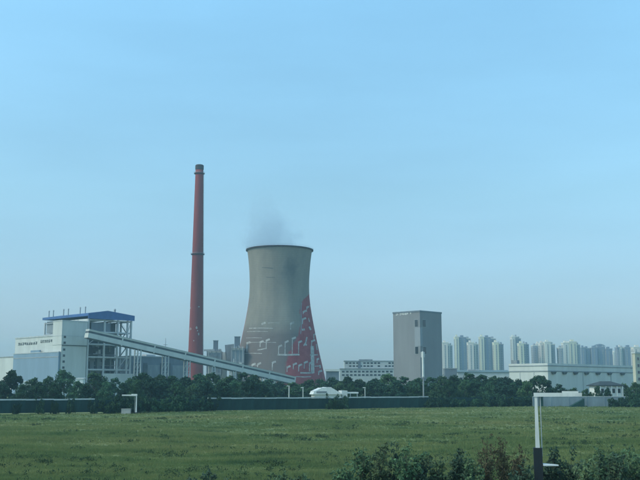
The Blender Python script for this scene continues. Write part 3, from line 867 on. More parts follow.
stroke([(303.8, 345.8), (305.8, 342.5), (307.0, 337)], 1.4, 'mural_note_stem')
stroke([(305.0, 343.0), (306.6, 345.5)], 1.6, 'mural_note_flag')
stroke([(302.0, 329.8), (304.8, 329.4)], 2.0, 'mural_patch')
stroke([(309.2, 326.5), (310.8, 330.0)], 1.6, 'mural_patch')
stroke([(301.6, 303), (301.0, 312), (302.0, 322), (300.6, 334)], 0.7, 'mural_leaf_edge', M['mid_grey'])
for a in ((306.8, 306.5, 309.5), (303.2, 311.0, 314.0), (313.8, 334.0, 338.5), (317.0, 358.5, 363.0), (318.6, 371.0, 375.0)):
    note(*a)
stroke([(296, 376.5), (304, 377.0), (311, 376.6)], 0.9, 'mural_bar')
stroke([(314.8, 366.2), (318.8, 366.0)], 0.9, 'mural_bar')
stroke([(316.4, 344), (317.2, 350)], 0.9, 'mural_note_stem')
stroke([(319.8, 365), (320.4, 368)], 1.6, 'mural_patch')
stroke([(308.5, 318), (309.6, 322)], 0.9, 'mural_patch')
# faint soot patch and lines under the rim
M['stain'] = mat('grey_rain_stain', (0.135, 0.14, 0.145), 0.95, 0.25, 0.1, 2)
stroke([(262, 267.6), (267, 267.8), (273, 268.3)], 0.7, 'rain_stain', M['stain'])
stroke([(266, 277.3), (275, 277.6)], 0.5, 'rain_stain', M['stain'])

# ------------------------------------------------------------------ steam plume
def volume_mat(name, color, density, build=None, aniso=0.0):
    m = bpy.data.materials.new(name); m.use_nodes = True
    nt = m.node_tree; nt.nodes.clear()
    o = nt.nodes.new('ShaderNodeOutputMaterial'); v = nt.nodes.new('ShaderNodeVolumePrincipled')
    v.inputs['Color'].default_value = (*color, 1); v.inputs['Density'].default_value = density
    v.inputs['Anisotropy'].default_value = aniso
    nt.links.new(v.outputs[0], o.inputs['Volume'])
    if build: build(nt, v)
    return m
PH = Z(180, Yc) - ZT      # plume height
def plume_nodes(nt, v):
    L = nt.links.new
    tc = nt.nodes.new('ShaderNodeTexCoord'); sp = nt.nodes.new('ShaderNodeSeparateXYZ'); L(tc.outputs['Object'], sp.inputs[0])
    def math_(op, a, b=None):
        n = nt.nodes.new('ShaderNodeMath'); n.operation = op
        for i, x in enumerate((a, b)):
            if x is None: continue
            if isinstance(x, (int, float)): n.inputs[i].default_value = x
            else: L(x, n.inputs[i])
        return n.outputs[0]
    nz = nt.nodes.new('ShaderNodeTexNoise'); nz.inputs['Scale'].default_value = 0.06; nz.inputs['Detail'].default_value = 5; L(tc.outputs['Object'], nz.inputs['Vector'])
    u = math_('DIVIDE', sp.outputs['Z'], PH)
    cx = math_('ADD', math_('MULTIPLY', u, -12.0), -3.0)                # drifts left as it rises
    dx = math_('SUBTRACT', sp.outputs['X'], cx)
    rr = math_('SQRT', math_('ADD', math_('MULTIPLY', dx, dx), math_('MULTIPLY', sp.outputs['Y'], sp.outputs['Y'])))
    rad = math_('ADD', math_('MULTIPLY', math_('SUBTRACT', 1.0, u), rt * 1.15), 4.0)
    q = math_('ADD', math_('DIVIDE', rr, rad), math_('MULTIPLY', math_('SUBTRACT', nz.outputs['Fac'], 0.5), 2.0))
    f = nt.nodes.new('ShaderNodeMapRange'); f.interpolation_type = 'SMOOTHERSTEP'
    f.inputs['From Min'].default_value = 1.1; f.inputs['From Max'].default_value = 0.1
    L(q, f.inputs['Value'])
    up = nt.nodes.new('ShaderNodeMapRange'); up.inputs['From Min'].default_value = 1.0; up.inputs['From Max'].default_value = 0.25; L(u, up.inputs['Value'])
    L(math_('MULTIPLY', math_('MULTIPLY', f.outputs[0], up.outputs[0]), 0.030), v.inputs['Density'])
pl = MB()
pl.lathe([(rt - 1.5, 0.4), (rt + 7, 5), (rt * 1.2, PH * 0.45), (rt * 0.9, PH * 0.8), (rt * 0.5, PH)], 32)
plume = pl.build('steam_plume', volume_mat('steam', (0.70, 0.84, 0.97), 0.0, plume_nodes))
plume.location = (CX - 3, Yc, ZT + 0.2)
tag(plume, 'faint blue grey steam plume rising from the cooling tower rim', 'steam', kind='stuff')

# ------------------------------------------------------------------ chimney
Yh = 850.0
HX = X(195.0, Yh, 385)
ztop = Z(165, Yh)
chim = thing('chimney', 'very tall tapering dull red chimney left of the cooling tower', 'chimney', (HX, Yh, 0))
def cr(z): return 7.55 - (7.55 - 3.62) * (z / ztop) ** 0.92
m = MB(); m.lathe([(cr(z), z) for z in np.linspace(-0.3, ztop - 5.0, 28)], 48); m.build('shaft', M['chimney_red'], chim, True)
m = MB(); m.lathe([(cr(ztop) + 0.05, ztop - 4.998), (cr(ztop) + 0.35, ztop - 4.2), (cr(ztop) + 0.35, ztop - 0.6), (cr(ztop) - 0.3, ztop), (cr(ztop) - 1.2, ztop), (cr(ztop) - 1.2, ztop - 4)], 48, cap=False); m.build('cap', M['soot'], chim)
for py in (173.5, 254.2):
    z = Z(py, Yh); r = cr(z)
    m = MB(); m.lathe([(r + 0.02, z - 1.1), (r + 1.25, z - 0.35), (r + 1.25, z + 0.1), (r + 0.02, z + 0.1)], 48, cap=False)
    ring = m.build('platform', M['soot'], chim)
    m = MB()
    for i in range(24):
        a = 2 * math.pi * i / 24
        m.tube(((r + 1.2) * math.cos(a), (r + 1.2) * math.sin(a), z + 0.1), ((r + 1.2) * math.cos(a), (r + 1.2) * math.sin(a), z + 1.2), 0.05, 0.05, 4)
    for h in (0.65, 1.2):
        m.lathe([(r + 1.15, z + h - 0.05), (r + 1.25, z + h - 0.05), (r + 1.25, z + h + 0.05), (r + 1.15, z + h + 0.05), (r + 1.15, z + h - 0.05)], 48, cap=False)
    m.build('railing', M['steel'], ring)
m = MB()
aL = math.radians(-12)
for k in range(40):
    za, zb = 2 + (ztop - 10) * k / 40, 2 + (ztop - 10) * (k + 1) / 40
    for s in (-0.45, 0.45):
        pa = ((cr(za) + 0.5) * math.cos(aL) - s * math.sin(aL), (cr(za) + 0.5) * math.sin(aL) + s * math.cos(aL), za)
        pb = ((cr(zb) + 0.5) * math.cos(aL) - s * math.sin(aL), (cr(zb) + 0.5) * math.sin(aL) + s * math.cos(aL), zb)
        m.bar(pa, pb, 0.16)
    m.bar((cr(za) * math.cos(aL), cr(za) * math.sin(aL), za), ((cr(za) + 0.6) * math.cos(aL), (cr(za) + 0.6) * math.sin(aL), za), 1.1, 0.12)
m.build('ladder', M['light_steel'], chim)
def chim_patch(px, py, w, h):
    z = Z(py, Yh); r = cr(z) + 0.08
    x = X(px, Yh - 5, py) - HX
    m = MB(); k = Yh / F_PX
    a0 = math.asin(max(-0.98, min(0.98, x / r)))
    da = w * k / r / 2 / max(0.3, math.cos(a0))
    n = 6; ring = []
    for i in range(12):
        t = 2 * math.pi * i / 12; q = 1 + 0.35 * random.uniform(-1, 1)
        a = a0 + da * math.cos(t) * q; zz = z + h * k / 2 * math.sin(t) * q
        rr2 = cr(zz) + 0.08
        ring.append((rr2 * math.sin(a), -rr2 * math.cos(a), zz))
    m.face(ring); m.build('mural_patch', M['mural_white'], chim)
for px, py, w, h in ((190.0, 308.3, 1.4, 1.6), (199.0, 307.2, 1.5, 1.3), (190.4, 329.3, 2.8, 2.4), (196.8, 328.0, 1.6, 3.0), (198.7, 334.4, 1.3, 2.6), (194, 341, 0.9, 1.2), (197.6, 331.2, 0.9, 1.6), (192.0, 197, 0.7, 1.0), (192, 282, 0.7, 0.8)):
    chim_patch(px, py, w, h)

# ------------------------------------------------------------------ boiler house, stair tower and halls on the left (one 45 degree grid)
Y0 = 640.0
C0 = (X(86.2, Y0), Y0)
w = along(C0, RDIR, 130.0); l = along(C0, LDIR, 44.5, 325)
ev = Z(318.6, Y0)
boil = thing('boiler_house', 'open steel boiler house under a blue gabled roof', 'boiler house', (C0[0], C0[1], 0), GRID)
cxs = [0.3, along(C0, RDIR, 103), along(C0, RDIR, 116.3), along(C0, RDIR, 126), w - 0.3]
cys = [0.3, l * 0.22, l * 0.45, l * 0.7, l - 0.3]
for x in cxs:
    for y in cys:
        if 0.4 < y < l * 0.9 and 5 < x < w * 0.8: continue
        MB().box(x - 0.55, x + 0.55, y - 0.55, y + 0.55, -0.2, ev - 0.003).build('column', M['light_steel'], boil)
levels = [Z(369.5, Y0), Z(356.8, Y0), Z(344, Y0), Z(331.5, Y0), ev - 0.7]
for z in levels:
    for y in (cys[0], cys[2], cys[-1]):
        MB().box(0.86, w - 0.86, y - 0.28, y + 0.28, z - 0.45, z + 0.45).build('beam', M['light_steel'], boil)
    for x in (cxs[0], cxs[2], cxs[-1]):
        MB().box(x - 0.28, x + 0.28, 0.86, l - 0.86, z - 0.44, z + 0.44).build('beam', M['steel'], boil)
for z in levels[:4]:
    MB().box(w * 0.12, w * 0.80, 1.3, l * 0.20, z - 0.75, z - 0.50).build('floor_deck', M['steel'], boil)
    m = MB()
    for h in (0.55, 1.1): m.bar((w * 0.12, 1.35, z - 0.5 + h), (w * 0.80, 1.35, z - 0.5 + h), 0.09)
    for k in range(14):
        x = w * (0.12 + 0.68 * k / 13); m.bar((x, 1.35, z - 0.5), (x, 1.35, z + 0.6), 0.09)
    m.build('handrail', M['light_steel'], boil)
for (xa, za, xb, zb) in ((cxs[2], levels[0], cxs[3], levels[1]), (cxs[1], 0, cxs[2], levels[0]), (cxs[3], levels[0], cxs[4], levels[1]), (cxs[0], levels[2], cxs[1], levels[3]), (cxs[3], levels[2], cxs[4], levels[3]), (cxs[3], levels[3], cxs[4], levels[4])):
    MB().bar((xa + 0.3, 0.3, za), (xb - 0.3, 0.3, zb), 0.32).build('brace', M['light_steel'], boil)
# boiler, ducts and machinery inside
m = MB(); m.box(w * 0.08, w * 0.80, l * 0.16, l * 0.84, -0.2, ev * 0.965); m.build('boiler_casing', M['dark_steel'], boil)
for k in range(6):
    z = ev * (0.12 + 0.14 * k)
    MB().box(w * 0.08 - 0.25, w * 0.80 + 0.25, l * 0.16 - 0.3, l * 0.84 + 0.25, z, z + 0.5).build('buckstay', M['steel'], boil)
for x, z0, z1 in ((0.24, 3, 26), (0.40, 8, 30), (0.52, 2, 20)):
    MB().box(w * x - 1.6, w * x + 1.6, l * 0.12, l * 0.19, z0, z1).build('coal_bunker', M['mid_grey'], boil)
for x, y, r, z1 in ((0.86, 0.35, 1.5, 0.80), (0.88, 0.62, 1.2, 0.62), (0.66, 0.12, 0.7, 0.5), (0.46, 0.09, 0.6, 0.9)):
    MB().tube((w * x, l * y, 0), (w * x, l * y, ev * z1), r, r, 14).build('downcomer', M['mid_grey'], boil)
m = MB()
for k in range(9):
    za, zb = ev * k / 9.5, ev * (k + 1) / 9.5
    xa, xb = (0.80, 0.93) if k % 2 else (0.93, 0.80)
    m.bar((w * xa, 3.0, za), (w * xb, 3.0, zb), 1.0, 0.25)
    m.bar((w * xa, 2.4, za + 1.1), (w * xb, 2.4, zb + 1.1), 0.1)
m.build('stair', M['steel'], boil)
rc = random.Random(21)
for k in range(34):
    x = w * rc.uniform(0.10, 0.78); z = ev * rc.uniform(0.05, 0.9); y = l * rc.uniform(0.05, 0.14)
    if rc.random() < 0.55:
        MB().box(x, x + rc.uniform(1.2, 4.5), y, y + 1.2, z, z + rc.uniform(0.8, 3.2)).build('plant_box', M[rc.choice(['mid_grey', 'grey_clad', 'steel', 'light_steel'])], boil)
    elif rc.random() < 0.5:
        MB().tube((x, y, z), (x + rc.uniform(3, 9), y, z), rc.uniform(0.2, 0.45), None, 8).build('pipe', M['steel'], boil)
    else:
        MB().tube((x, y, z), (x, y, min(ev - 1, z + rc.uniform(4, 14))), rc.uniform(0.2, 0.5), None, 8).build('pipe', M[rc.choice(['steel', 'light_steel'])], boil)
m = MB(); m.box(0.9, 4.5, l * 0.74, l * 0.97, Z(334, 690), Z(322.5, 690)); m.build('fan_casing', M['mid_grey'], boil)
m = MB(); m.tube((2.5, l * 0.82, Z(333, 690) - 3), (2.5, l * 0.82, Z(334, 690)), 1.3, 1.3, 12); m.build('fan_duct', M['steel'], boil)
m = MB(); m.box(cxs[1] - 1, w + 1.5, -1.2, -0.8, -0.2, Z(373.3, Y0)); m.build('plinth_wall', M['white_clad'], boil)
# wall sheets under the eaves on the left side
for a, b in ((0.02, 0.30), (0.31, 0.52), (0.53, 0.72)):
    MB().box(-0.25, -0.02, l * a, l * b, Z(333, Y0), ev - 0.01).build('wall_sheet', M['white_clad'], boil)
m = MB(); m.box(w * 0.08, w * 0.52, 0.9, 1.1, levels[3] + 0.5, levels[4] - 1.6); m.build('wind_screen', M['grey_clad'], boil)
# roof: prism along the L direction, blue gable board
xr = along(C0, RDIR, 106.5, 311)
zr = Z(311.0, Y0 + xr * S45); zl = Z(313.4, Y0); zrr = zl
ov = 1.2
m = MB()
A = [(-ov, zl), (xr, zr), (w + ov, zrr), (w + ov, zrr - 1.7), (-ov, zl - 1.7)]
y_a, y_b = -ov, l + ov
prev_y = [(a, y_a, z) for a, z in A] ; nxt = [(a, y_b, z - (0 if i < 3 else 0)) for i, (a, z) in enumerate(A)]
m.v += prev_y + nxt
m.f += [(0, 4, 3, 2, 1), (5, 6, 7, 8, 9), (0, 1, 6, 5), (1, 2, 7, 6), (2, 3, 8, 7), (3, 4, 9, 8), (4, 0, 5, 9)]; m.m += [0] * 7
roof = m.build('roof', M['blue_roof'], boil)
m = MB(); m.v += [(-ov, -ov - 0.5, ev), (w + ov, -ov - 0.5, ev), (w + ov, -ov - 0.5, zrr + 0.1), (xr, -ov - 0.5, zr + 0.1), (-ov, -ov - 0.5, zl + 0.1), (-ov, -ov - 0.01, ev), (w + ov, -ov - 0.01, ev), (w + ov, -ov - 0.01, zrr + 0.1), (xr, -ov - 0.01, zr + 0.1), (-ov, -ov - 0.01, zl + 0.1)]
m.f += [(0, 1, 2, 3, 4), (9, 8, 7, 6, 5), (0, 5, 6, 1), (1, 6, 7, 2), (2, 7, 8, 3), (3, 8, 9, 4), (4, 9, 5, 0)]; m.m += [0] * 7
m.build('gable_board', M['blue_roof'], roof)
for px, x in ((49, 2.0), (53.3, 2.0), (63.5, 2.0), (68.2, 2.0), (80, 2.0), (85.2, 2.0)):
    base = (C0[0] + RDIR[0] * x, C0[1] + RDIR[1] * x)
    y = along(base, LDIR, px, 316)
    zb = zl + (zr - zl) * (x + ov) / (xr + ov)
    m = MB(); m.tube((x, y, zb - 0.4), (x, y, zb + 4.4), 0.36, 0.36, 10); m.lathe([(0.62, zb + 4.0), (0.2, zb + 4.9)], 10, (x, y)); m.build('vent_pipe', M['steel'], roof)
xv = along(C0, RDIR, 121, 312)
zb = zr + (zrr - zr) * (xv - xr) / (w + ov - xr)
m = MB(); m.tube((xv, 8, zb - 0.5), (xv, 8, zb + 3.4), 0.6, 0.6, 10); m.lathe([(0.9, zb + 3.0), (0.3, zb + 4.0)], 10, (xv, 8)); m.build('vent_pipe', M['steel'], roof)

# white stair tower (block B), same grid
xB = along(C0, RDIR, 60.0)
K = (C0[0] + RDIR[0] * xB, C0[1] + RDIR[1] * xB)
lB = along(K, LDIR, 51.0)
hB = Z(321.0, K[1]); wB = -xB - 0.8
st = thing('stair_tower', 'white clad stair tower with a dark belt left of the steel frame', 'building', (K[0], K[1], 0), GRID)
zs1 = Z(345.3, K[1]); zs2 = Z(347.0, K[1]); zs0 = Z(335.5, K[1])
MB().box(0, wB, 0, lB, -0.3, zs2 + 1.6).build('lower_wall', M['white_clad'], st)
MB().box(0.15, wB + 0.1, -0.36, -0.255, zs1 - 0.2, zs2 + 1.5).build('dark_belt', M['dark_steel'], st)
MB().box(-0.25, wB + 0.2, -0.25, lB, zs2 + 1.603, hB).build('upper_wall', M['white_clad'], st)
MB().box(-0.45, wB + 0.4, -0.45, lB + 0.2, hB + 0.003, hB + 0.7).build('parapet_cap', M['light_steel'], st)
MB().box(-0.34, wB + 0.29, -0.34, lB, zs0 - 0.25, zs0 + 0.25).build('joint_strip', M['light_steel'], st)
for py in (336.8, 342.6, 349.5, 355.5, 361.5, 367.5):
    zc = Z(py, K[1]); f_off = -0.25 if py < 345 else 0.0
    xw = along(K, RDIR, 62.8)
    f = MB().box(xw - 0.95, xw + 0.95, f_off - 0.10, f_off - 0.004, zc - 0.85, zc + 0.85).build('window', M['steel'], st)
    MB().box(xw - 0.75, xw + 0.75, f_off - 0.13, f_off - 0.103, zc - 0.68, zc + 0.68).build('pane', M['glass'], f)

# long white hall (A) on the same line, pale blue annex in front, cream low hall at the frame edge
KA = (K[0] + LDIR[0] * (lB + 0.4), K[1] + LDIR[1] * (lB + 0.4))
KA = (KA[0] + RDIR[0] * 0.6, KA[1] + RDIR[1] * 0.6)
lA = along(KA, LDIR, 15.2, 345)
zA = Z(336.2, KA[1])
hall = thing('turbine_hall', 'long white hall with grey lettering left of the stair tower', 'building', (KA[0], KA[1], 0), GRID)
MB().box(0, 26, 0, lA, -0.3, zA).build('wall', M['white_clad'], hall)
MB().box(-0.35, 26.3, -0.1, lA + 0.3, zA + 0.003, zA + 0.9).build('parapet_cap', M['light_steel'], hall)
for k in range(5):
    y = lA * (0.12 + 0.19 * k)
    MB().box(8, 11, y - 1, y + 1, zA + 0.905, zA + 2.0).build('roof_vent', M['light_steel'], hall)
# unreadable grey characters
def glyphs(parent, n, a0, a1, z0, z1, plane, mt, seed, axis='y'):
    r = random.Random(seed)
    step = (a1 - a0) / n
    for i in range(n):
        c0, c1 = a0 + step * i + step * 0.10, a0 + step * (i + 1) - step * 0.10
        m = MB(); t = (z1 - z0) * 0.15
        def put(u0, u1, q0, q1):
            if axis == 'y': m.box(plane - 0.16, plane - 0.01, u0, u1, q0, q1)
            else: m.box(u0, u1, plane - 0.16, plane - 0.01, q0, q1)
        hs = sorted(r.sample([0.0, 0.28, 0.55, 0.85], 3))
        for h in hs:
            put(c0 + r.random() * 0.2 * step, c1, z0 + (z1 - z0) * h, z0 + (z1 - z0) * h + t)
        for u in r.sample([0.08, 0.42, 0.78], 2):
            uu = c0 + (c1 - c0) * u
            put(uu, uu + (c1 - c0) * 0.15, z0 + r.random() * 0.2 * (z1 - z0), z1 - r.random() * 0.2 * (z1 - z0))
        m.build('wall_character', mt, parent)
def sA(px, py): return along(KA, LDIR, px, py)
yc = KA[1] + 20
glyphs(hall, 7, sA(54.5, 340), sA(40.5, 341), Z(342.6, yc - 12), Z(339.9, yc - 12), 0.0, M['sign_grey'], 3)
glyphs(hall, 9, sA(37.5, 342), sA(18.0, 344), Z(345.0, yc + 6), Z(342.3, yc + 6), 0.0, M['sign_grey'], 4)
# annex
KX = (K[0] - RDIR[0] * 1.6 + LDIR[0] * 0.4, K[1] - RDIR[1] * 1.6 + LDIR[1] * 0.4)
lX = along(KX, LDIR, 13.0, 365)
zX = Z(352.5, KX[1] + 8)
an = thing('annex', 'lower pale blue annex wall under the lettered white hall', 'building', (KX[0], KX[1], 0), GRID)
MB().box(0, 1.2, 0, lX, -0.3, zX).build('wall', M['blue_clad'], an)
MB().box(-0.2, 1.22, -0.15, lX + 0.2, zX + 0.003, zX + 0.5).build('parapet_cap', M['light_steel'], an)
ya, yb = along(KX, LDIR, 38), along(KX, LDIR, 29)
MB().box(0.1, 1.1, ya, yb, zX + 0.505, zX + 2.1).build('roof_box', M['blue_clad'], an)
zq = Z(357.3, KX[1] + 15)
MB().box(-0.12, -0.003, 0.2, lX - 0.2, zq - 0.3, zq + 0.3).build('pipe_rail', M['steel'], an)
KL = (KX[0] + LDIR[0] * (lX + 0.8) + RDIR[0] * 0.5, KX[1] + LDIR[1] * (lX + 0.8) + RDIR[1] * 0.5)
lL = along(KL, LDIR, -22, 365)
low = thing('low_hall', 'low cream hall cut by the left frame edge', 'building', (KL[0], KL[1], 0), GRID)
zl_ = Z(357.6, KL[1] + 10)
MB().box(0, 14, 0, lL, -0.3, zl_).build('wall', M['white_clad'], low)
MB().box(-0.3, 14.2, -0.1, lL + 0.2, zl_ + 0.003, zl_ + 0.7).build('parapet_cap', M['steel'], low)
# small white sheds at the foot of the annex, seen between the trees
for px0, px1, top, lab in ((20.5, 31, 381, 'small white shed glimpsed between the pointed tree and bushy tree'), (52, 56.5, 381, 'small white shed glimpsed left of the tall broad tree'), (76, 83, 378, 'small white shed glimpsed right of the tall broad tree')):
    Y = 560.0
    t = thing('shed', lab, 'shed', (X(px0, Y), Y, 0))
    wd = X(px1, Y) - X(px0, Y); hz = Z(top, Y)
    MB().box(0, wd, 0, 5, -0.2, hz - 0.5).build('wall', M['white_paint'], t)
    MB().hexa([(-0.3, -0.4, hz - 0.497), (wd + 0.3, -0.4, hz - 0.497), (wd + 0.3, 5.4, hz - 0.497), (-0.3, 5.4, hz - 0.497), (-0.3, -0.4, hz - 0.3), (wd + 0.3, -0.4, hz - 0.3), (wd + 0.3, 5.4, hz + 0.1), (-0.3, 5.4, hz + 0.1)]).build('roof', M['white_clad'], t)

# ------------------------------------------------------------------ conveyor gallery
Ya, Yb = 622.0, 738.0
pA = Vector((X(86.8, Ya, 333), Ya, Z(333.6, Ya))); pB = Vector((X(293, Yb, 380), Yb, Z(380.6, Yb)))
gal = thing('conveyor_gallery', 'long sloping enclosed conveyor gallery running down to the right', 'conveyor', (pA.x, pA.y, 0))
o3 = Vector((pA.x, pA.y, 0)); a3, b3 = pA - o3, pB - o3
gd = (b3 - a3); gl = gd.length; gd = gd.normalized()
side = gd.cross(Vector((0, 0, 1))).normalized()      # towards the camera
upv = side.cross(gd).normalized()
def gal_box(name, s0, s1, n0, n1, u0, u1, mt, parent=gal):
    p = []
    for u in (u0, u1):
        for s, n in ((s0, n0), (s1, n0), (s1, n1), (s0, n1)):
            p.append(a3 + gd * s + side * n + upv * u)
    m = MB(); m.hexa(p); return m.build(name, mt, parent)
if side.y > 0: side = -side
NS = 7
for i in range(NS):
    s0, s1 = gl * i / NS + 0.02, gl * (i + 1) / NS - 0.02
    gal_box('floor_beam', s0, s1, -2.3, 2.3, -3.25, -2.72, M['dark_steel'])
    gal_box('lower_cladding', s0, s1, -2.6, 2.6, -2.7, 0.45, M['white_clad'])
    gal_box('window_band', s0, s1, -2.3, 2.3, 0.46, 1.85, M['dark_steel'])
    gal_box('upper_cladding', s0, s1, -2.6, 2.6, 1.86, 2.75, M['white_clad'])
    gal_box('roof', s0, s1, -2.85, 2.85, 2.76, 3.05, M['light_steel'])
    gal_box('joint_frame', s1 - 0.45, s1 + 0.45, -2.75, 2.75, -3.3, 3.2, M['white_clad'])
for px in (137.5, 165.3, 187.0, 212.0, 233.0, 262.0):
    s = along((pA.x, pA.y), (gd.x / math.hypot(gd.x, gd.y), gd.y / math.hypot(gd.x, gd.y)), px, 365)
    sh = s / math.hypot(gd.x, gd.y)
    c = a3 + gd * sh
    zt = c.z - 3.3
    if zt < 1: continue
    flat = Vector((gd.x, gd.y, 0)).normalized()
    m = MB()
    for ds in (-1.25, 1.25):
        for n in (-2.2, 2.2):
            f_ = c + flat * ds + side * n * 1.15
            t_ = c + flat * ds * 0.9 + side * n
            m.bar((f_.x, f_.y, -0.2), (t_.x, t_.y, zt - ds * gd.z * -0.0), 0.62)
    k = 0.0
    while k + 6 < zt:
        for n in (-2.3, 2.3):
            q0 = c + flat * -1.2 + side * n; q1 = c + flat * 1.2 + side * n
            m.bar((q0.x, q0.y, k + 0.5), (q1.x, q1.y, k + 5.5), 0.24); m.bar((q0.x, q0.y, k + 5.6), (q1.x, q1.y, k + 5.6), 0.24)
        k += 6
    m.build('trestle', M['light_steel'], gal)
# transfer house at the lower end
th = thing('transfer_house', 'small white transfer house at the low end of the conveyor gallery', 'building', (X(268, 720), 720, 0), GRID)
MB().box(0, 8, 0, 8, -0.3, Z(381, 720)).build('wall', M['white_clad'], th)
MB().hexa([(-0.4, -0.4, Z(381, 720) + 0.003), (8.4, -0.4, Z(381, 720) + 0.003), (8.4, 8.4, Z(381, 720) + 0.003), (-0.4, 8.4, Z(381, 720) + 0.003), (-0.4, -0.4, Z(380.4, 720)), (8.4, -0.4, Z(380.4, 720)), (8.4, 8.4, Z(379.0, 720)), (-0.4, 8.4, Z(379.0, 720))]).build('roof', M['light_steel'], th)

lm = thing('lightning_mast', 'thin grey mast rising through the conveyor line left of the chimney', 'mast', (X(164.6, 690), 690, 0))
MB().tube((0, 0, -0.2), (0, 0, Z(350, 690)), 0.45, 0.3, 8).build('lower_shaft', M['steel'], lm)
MB().tube((0, 0, Z(350, 690) + 0.002), (0, 0, Z(338, 690)), 0.28, 0.14, 8).build('upper_shaft', M['steel'], lm)
MB().box(-1.5, 1.5, -0.12, 0.12, Z(345, 690), Z(344.6, 690)).build('cross_arm', M['steel'], lm)

# dark grey hall behind the gallery
KH = (X(130, 700), 700.0)
wH = along(KH, RDIR, 188.5, 365); zH = Z(357.3, 715)
dh = thing('grey_hall', 'long dark grey hall behind the conveyor gallery left of the chimney', 'building', (KH[0], KH[1], 0), GRID)
MB().box(0, wH, 0, 18, -0.3, zH).build('wall', M['grey_clad'], dh)
MB().box(-0.4, wH + 0.4, -0.4, 18.4, zH + 0.003, zH + 0.8).build('roof', M['steel'], dh)
for p0, p1 in ((133, 139), (143, 146.5), (160, 164), (167, 170)):
    x0, x1 = along(KH, RDIR, p0), along(KH, RDIR, p1)
    MB().box(x0, x1, -0.5, -0.003, -0.2, zH * 0.85).build('duct', M['dark_steel'], dh)
for p0, p1 in ((147, 159), (172, 184)):
    x0, x1 = along(KH, RDIR, p0), along(KH, RDIR, p1)
    MB().box(x0, x1, -0.3, -0.003, 2, zH * 0.8).build('door_sheet', M['mid_grey'], dh)
x0, x1 = along(KH, RDIR, 148), along(KH, RDIR, 157)
MB().box(x0, x1, 3, 9, zH + 0.805, Z(354.8, 720)).build('roof_monitor', M['light_steel'], dh)

# flue gas units between chimney and tower
def flue_unit(label, px0, px1, topy, stack, Y, seed):
    r = random.Random(seed)
    x0, x1 = X(px0, Y), X(px1, Y); wd = x1 - x0; zt = Z(topy, Y)
    t = thing('flue_gas_unit', label, 'plant unit', (x0, Y, 0), 0.0, 'flue gas units between chimney and tower')
    MB().box(0, wd, 0, 12, zt * 0.42, zt * 0.86).build('casing', M['mid_grey'], t)
    MB().box(-0.3, wd + 0.3, -0.3, 12.3, zt * 0.86 + 0.003, zt * 0.90).build('roof_deck', M['light_steel'], t)
    n = 3
    for i in range(n):
        a, b = wd * i / n + 0.2, wd * (i + 1) / n - 0.2; c = (a + b) / 2
        MB().hexa([(c - 0.5, 5, zt * 0.22), (c + 0.5, 5, zt * 0.22), (c + 0.5, 7, zt * 0.22), (c - 0.5, 7, zt * 0.22), (a, 0.3, zt * 0.42 - 0.003), (b, 0.3, zt * 0.42 - 0.003), (b, 11.7, zt * 0.42 - 0.003), (a, 11.7, zt * 0.42 - 0.003)]).build('hopper', M['grey_clad'], t)
    for i in range(n + 1):
        x = wd * i / n
        MB().box(x - 0.3, x + 0.3, -0.62, -0.31, -0.2, zt * 0.9).build('leg', M['steel'], t)
    for f in (0.22, 0.42, 0.62, 0.90):
        m = MB(); m.box(-0.4, wd + 0.4, -1.7, -0.63, zt * f - 0.1, zt * f + 0.1)
        for h in (0.6, 1.15): m.bar((-0.4, -1.65, zt * f + h), (wd + 0.4, -1.65, zt * f + h), 0.08)
        for k in range(8): m.bar((wd * k / 7, -1.65, zt * f), (wd * k / 7, -1.65, zt * f + 1.15), 0.08)
        m.build('walkway', M['light_steel'], t)
    for k in range(4):
        x = r.uniform(0.4, wd - 0.4); z1_ = zt * r.uniform(0.5, 0.95)
        MB().tube((x, -1.9, -0.2), (x, -1.9, z1_), r.uniform(0.2, 0.5), None, 8).build('riser_pipe', M[r.choice(['light_steel', 'steel', 'white_clad'])], t)
    for k in range(4):
        x = r.uniform(-1.0, wd - 2.5); z = zt * r.uniform(0.3, 0.8)
        MB().box(x, x + r.uniform(1.5, 3.5), -2.4, -1.75, z, z + r.uniform(1.0, 3.0)).build('control_box', M[r.choice(['light_steel', 'grey_clad', 'white_clad'])], t)
    p0, p1, py = stack
    MB().box(X(p0, Y) - x0, X(p1, Y) - x0, 3, 7, zt * 0.9 + 0.003, Z(py, Y)).build('outlet_box', M['grey_clad'], t)
    MB().box(X(p0, Y) - x0 - 0.3, X(p1, Y) - x0 + 0.3, 2.7, 7.3, Z(py, Y) + 0.003, Z(py, Y) + 0.6).build('outlet_cap', M['mid_grey'], t)
    for k in range(3):
        x = r.uniform(0.5, wd - 1.5)
        MB().box(x, x + 1.4, 1, 2.4, zt * 0.9 + 0.003, zt * 0.9 + r.uniform(0.8, 2.2)).build('rapper_box', M['steel'], t)
    return t
flue_unit('grey flue gas unit with short outlet right beside the chimney', 206.5, 220.5, 346.5, (212.3, 216.6, 340.8), 800, 1)
flue_unit('grey flue gas unit with tall outlet close to the cooling tower', 231.5, 243.5, 343.0, (233.6, 238.8, 336.9), 770, 2)
t = thing('flue_duct', 'pale inclined duct and tank between the two flue gas units', 'plant unit', (X(221, 815), 815, 0))
wd = X(232, 815) - X(221, 815)
MB().box(0, wd * 0.42, 0, 5, -0.2, Z(352, 815)).build('tank', M['white_clad'], t)
MB().hexa([(wd * 0.42 + 0.05, 0, Z(362, 815)), (wd, 0, Z(362, 815)), (wd, 5, Z(362, 815)), (wd * 0.42 + 0.05, 5, Z(362, 815)), (wd * 0.3, 0, Z(345, 815)), (wd * 1.1, 0, Z(344, 815)), (wd * 1.1, 5, Z(344, 815)), (wd * 0.3, 5, Z(345, 815))]).build('duct', M['mid_grey'], t)
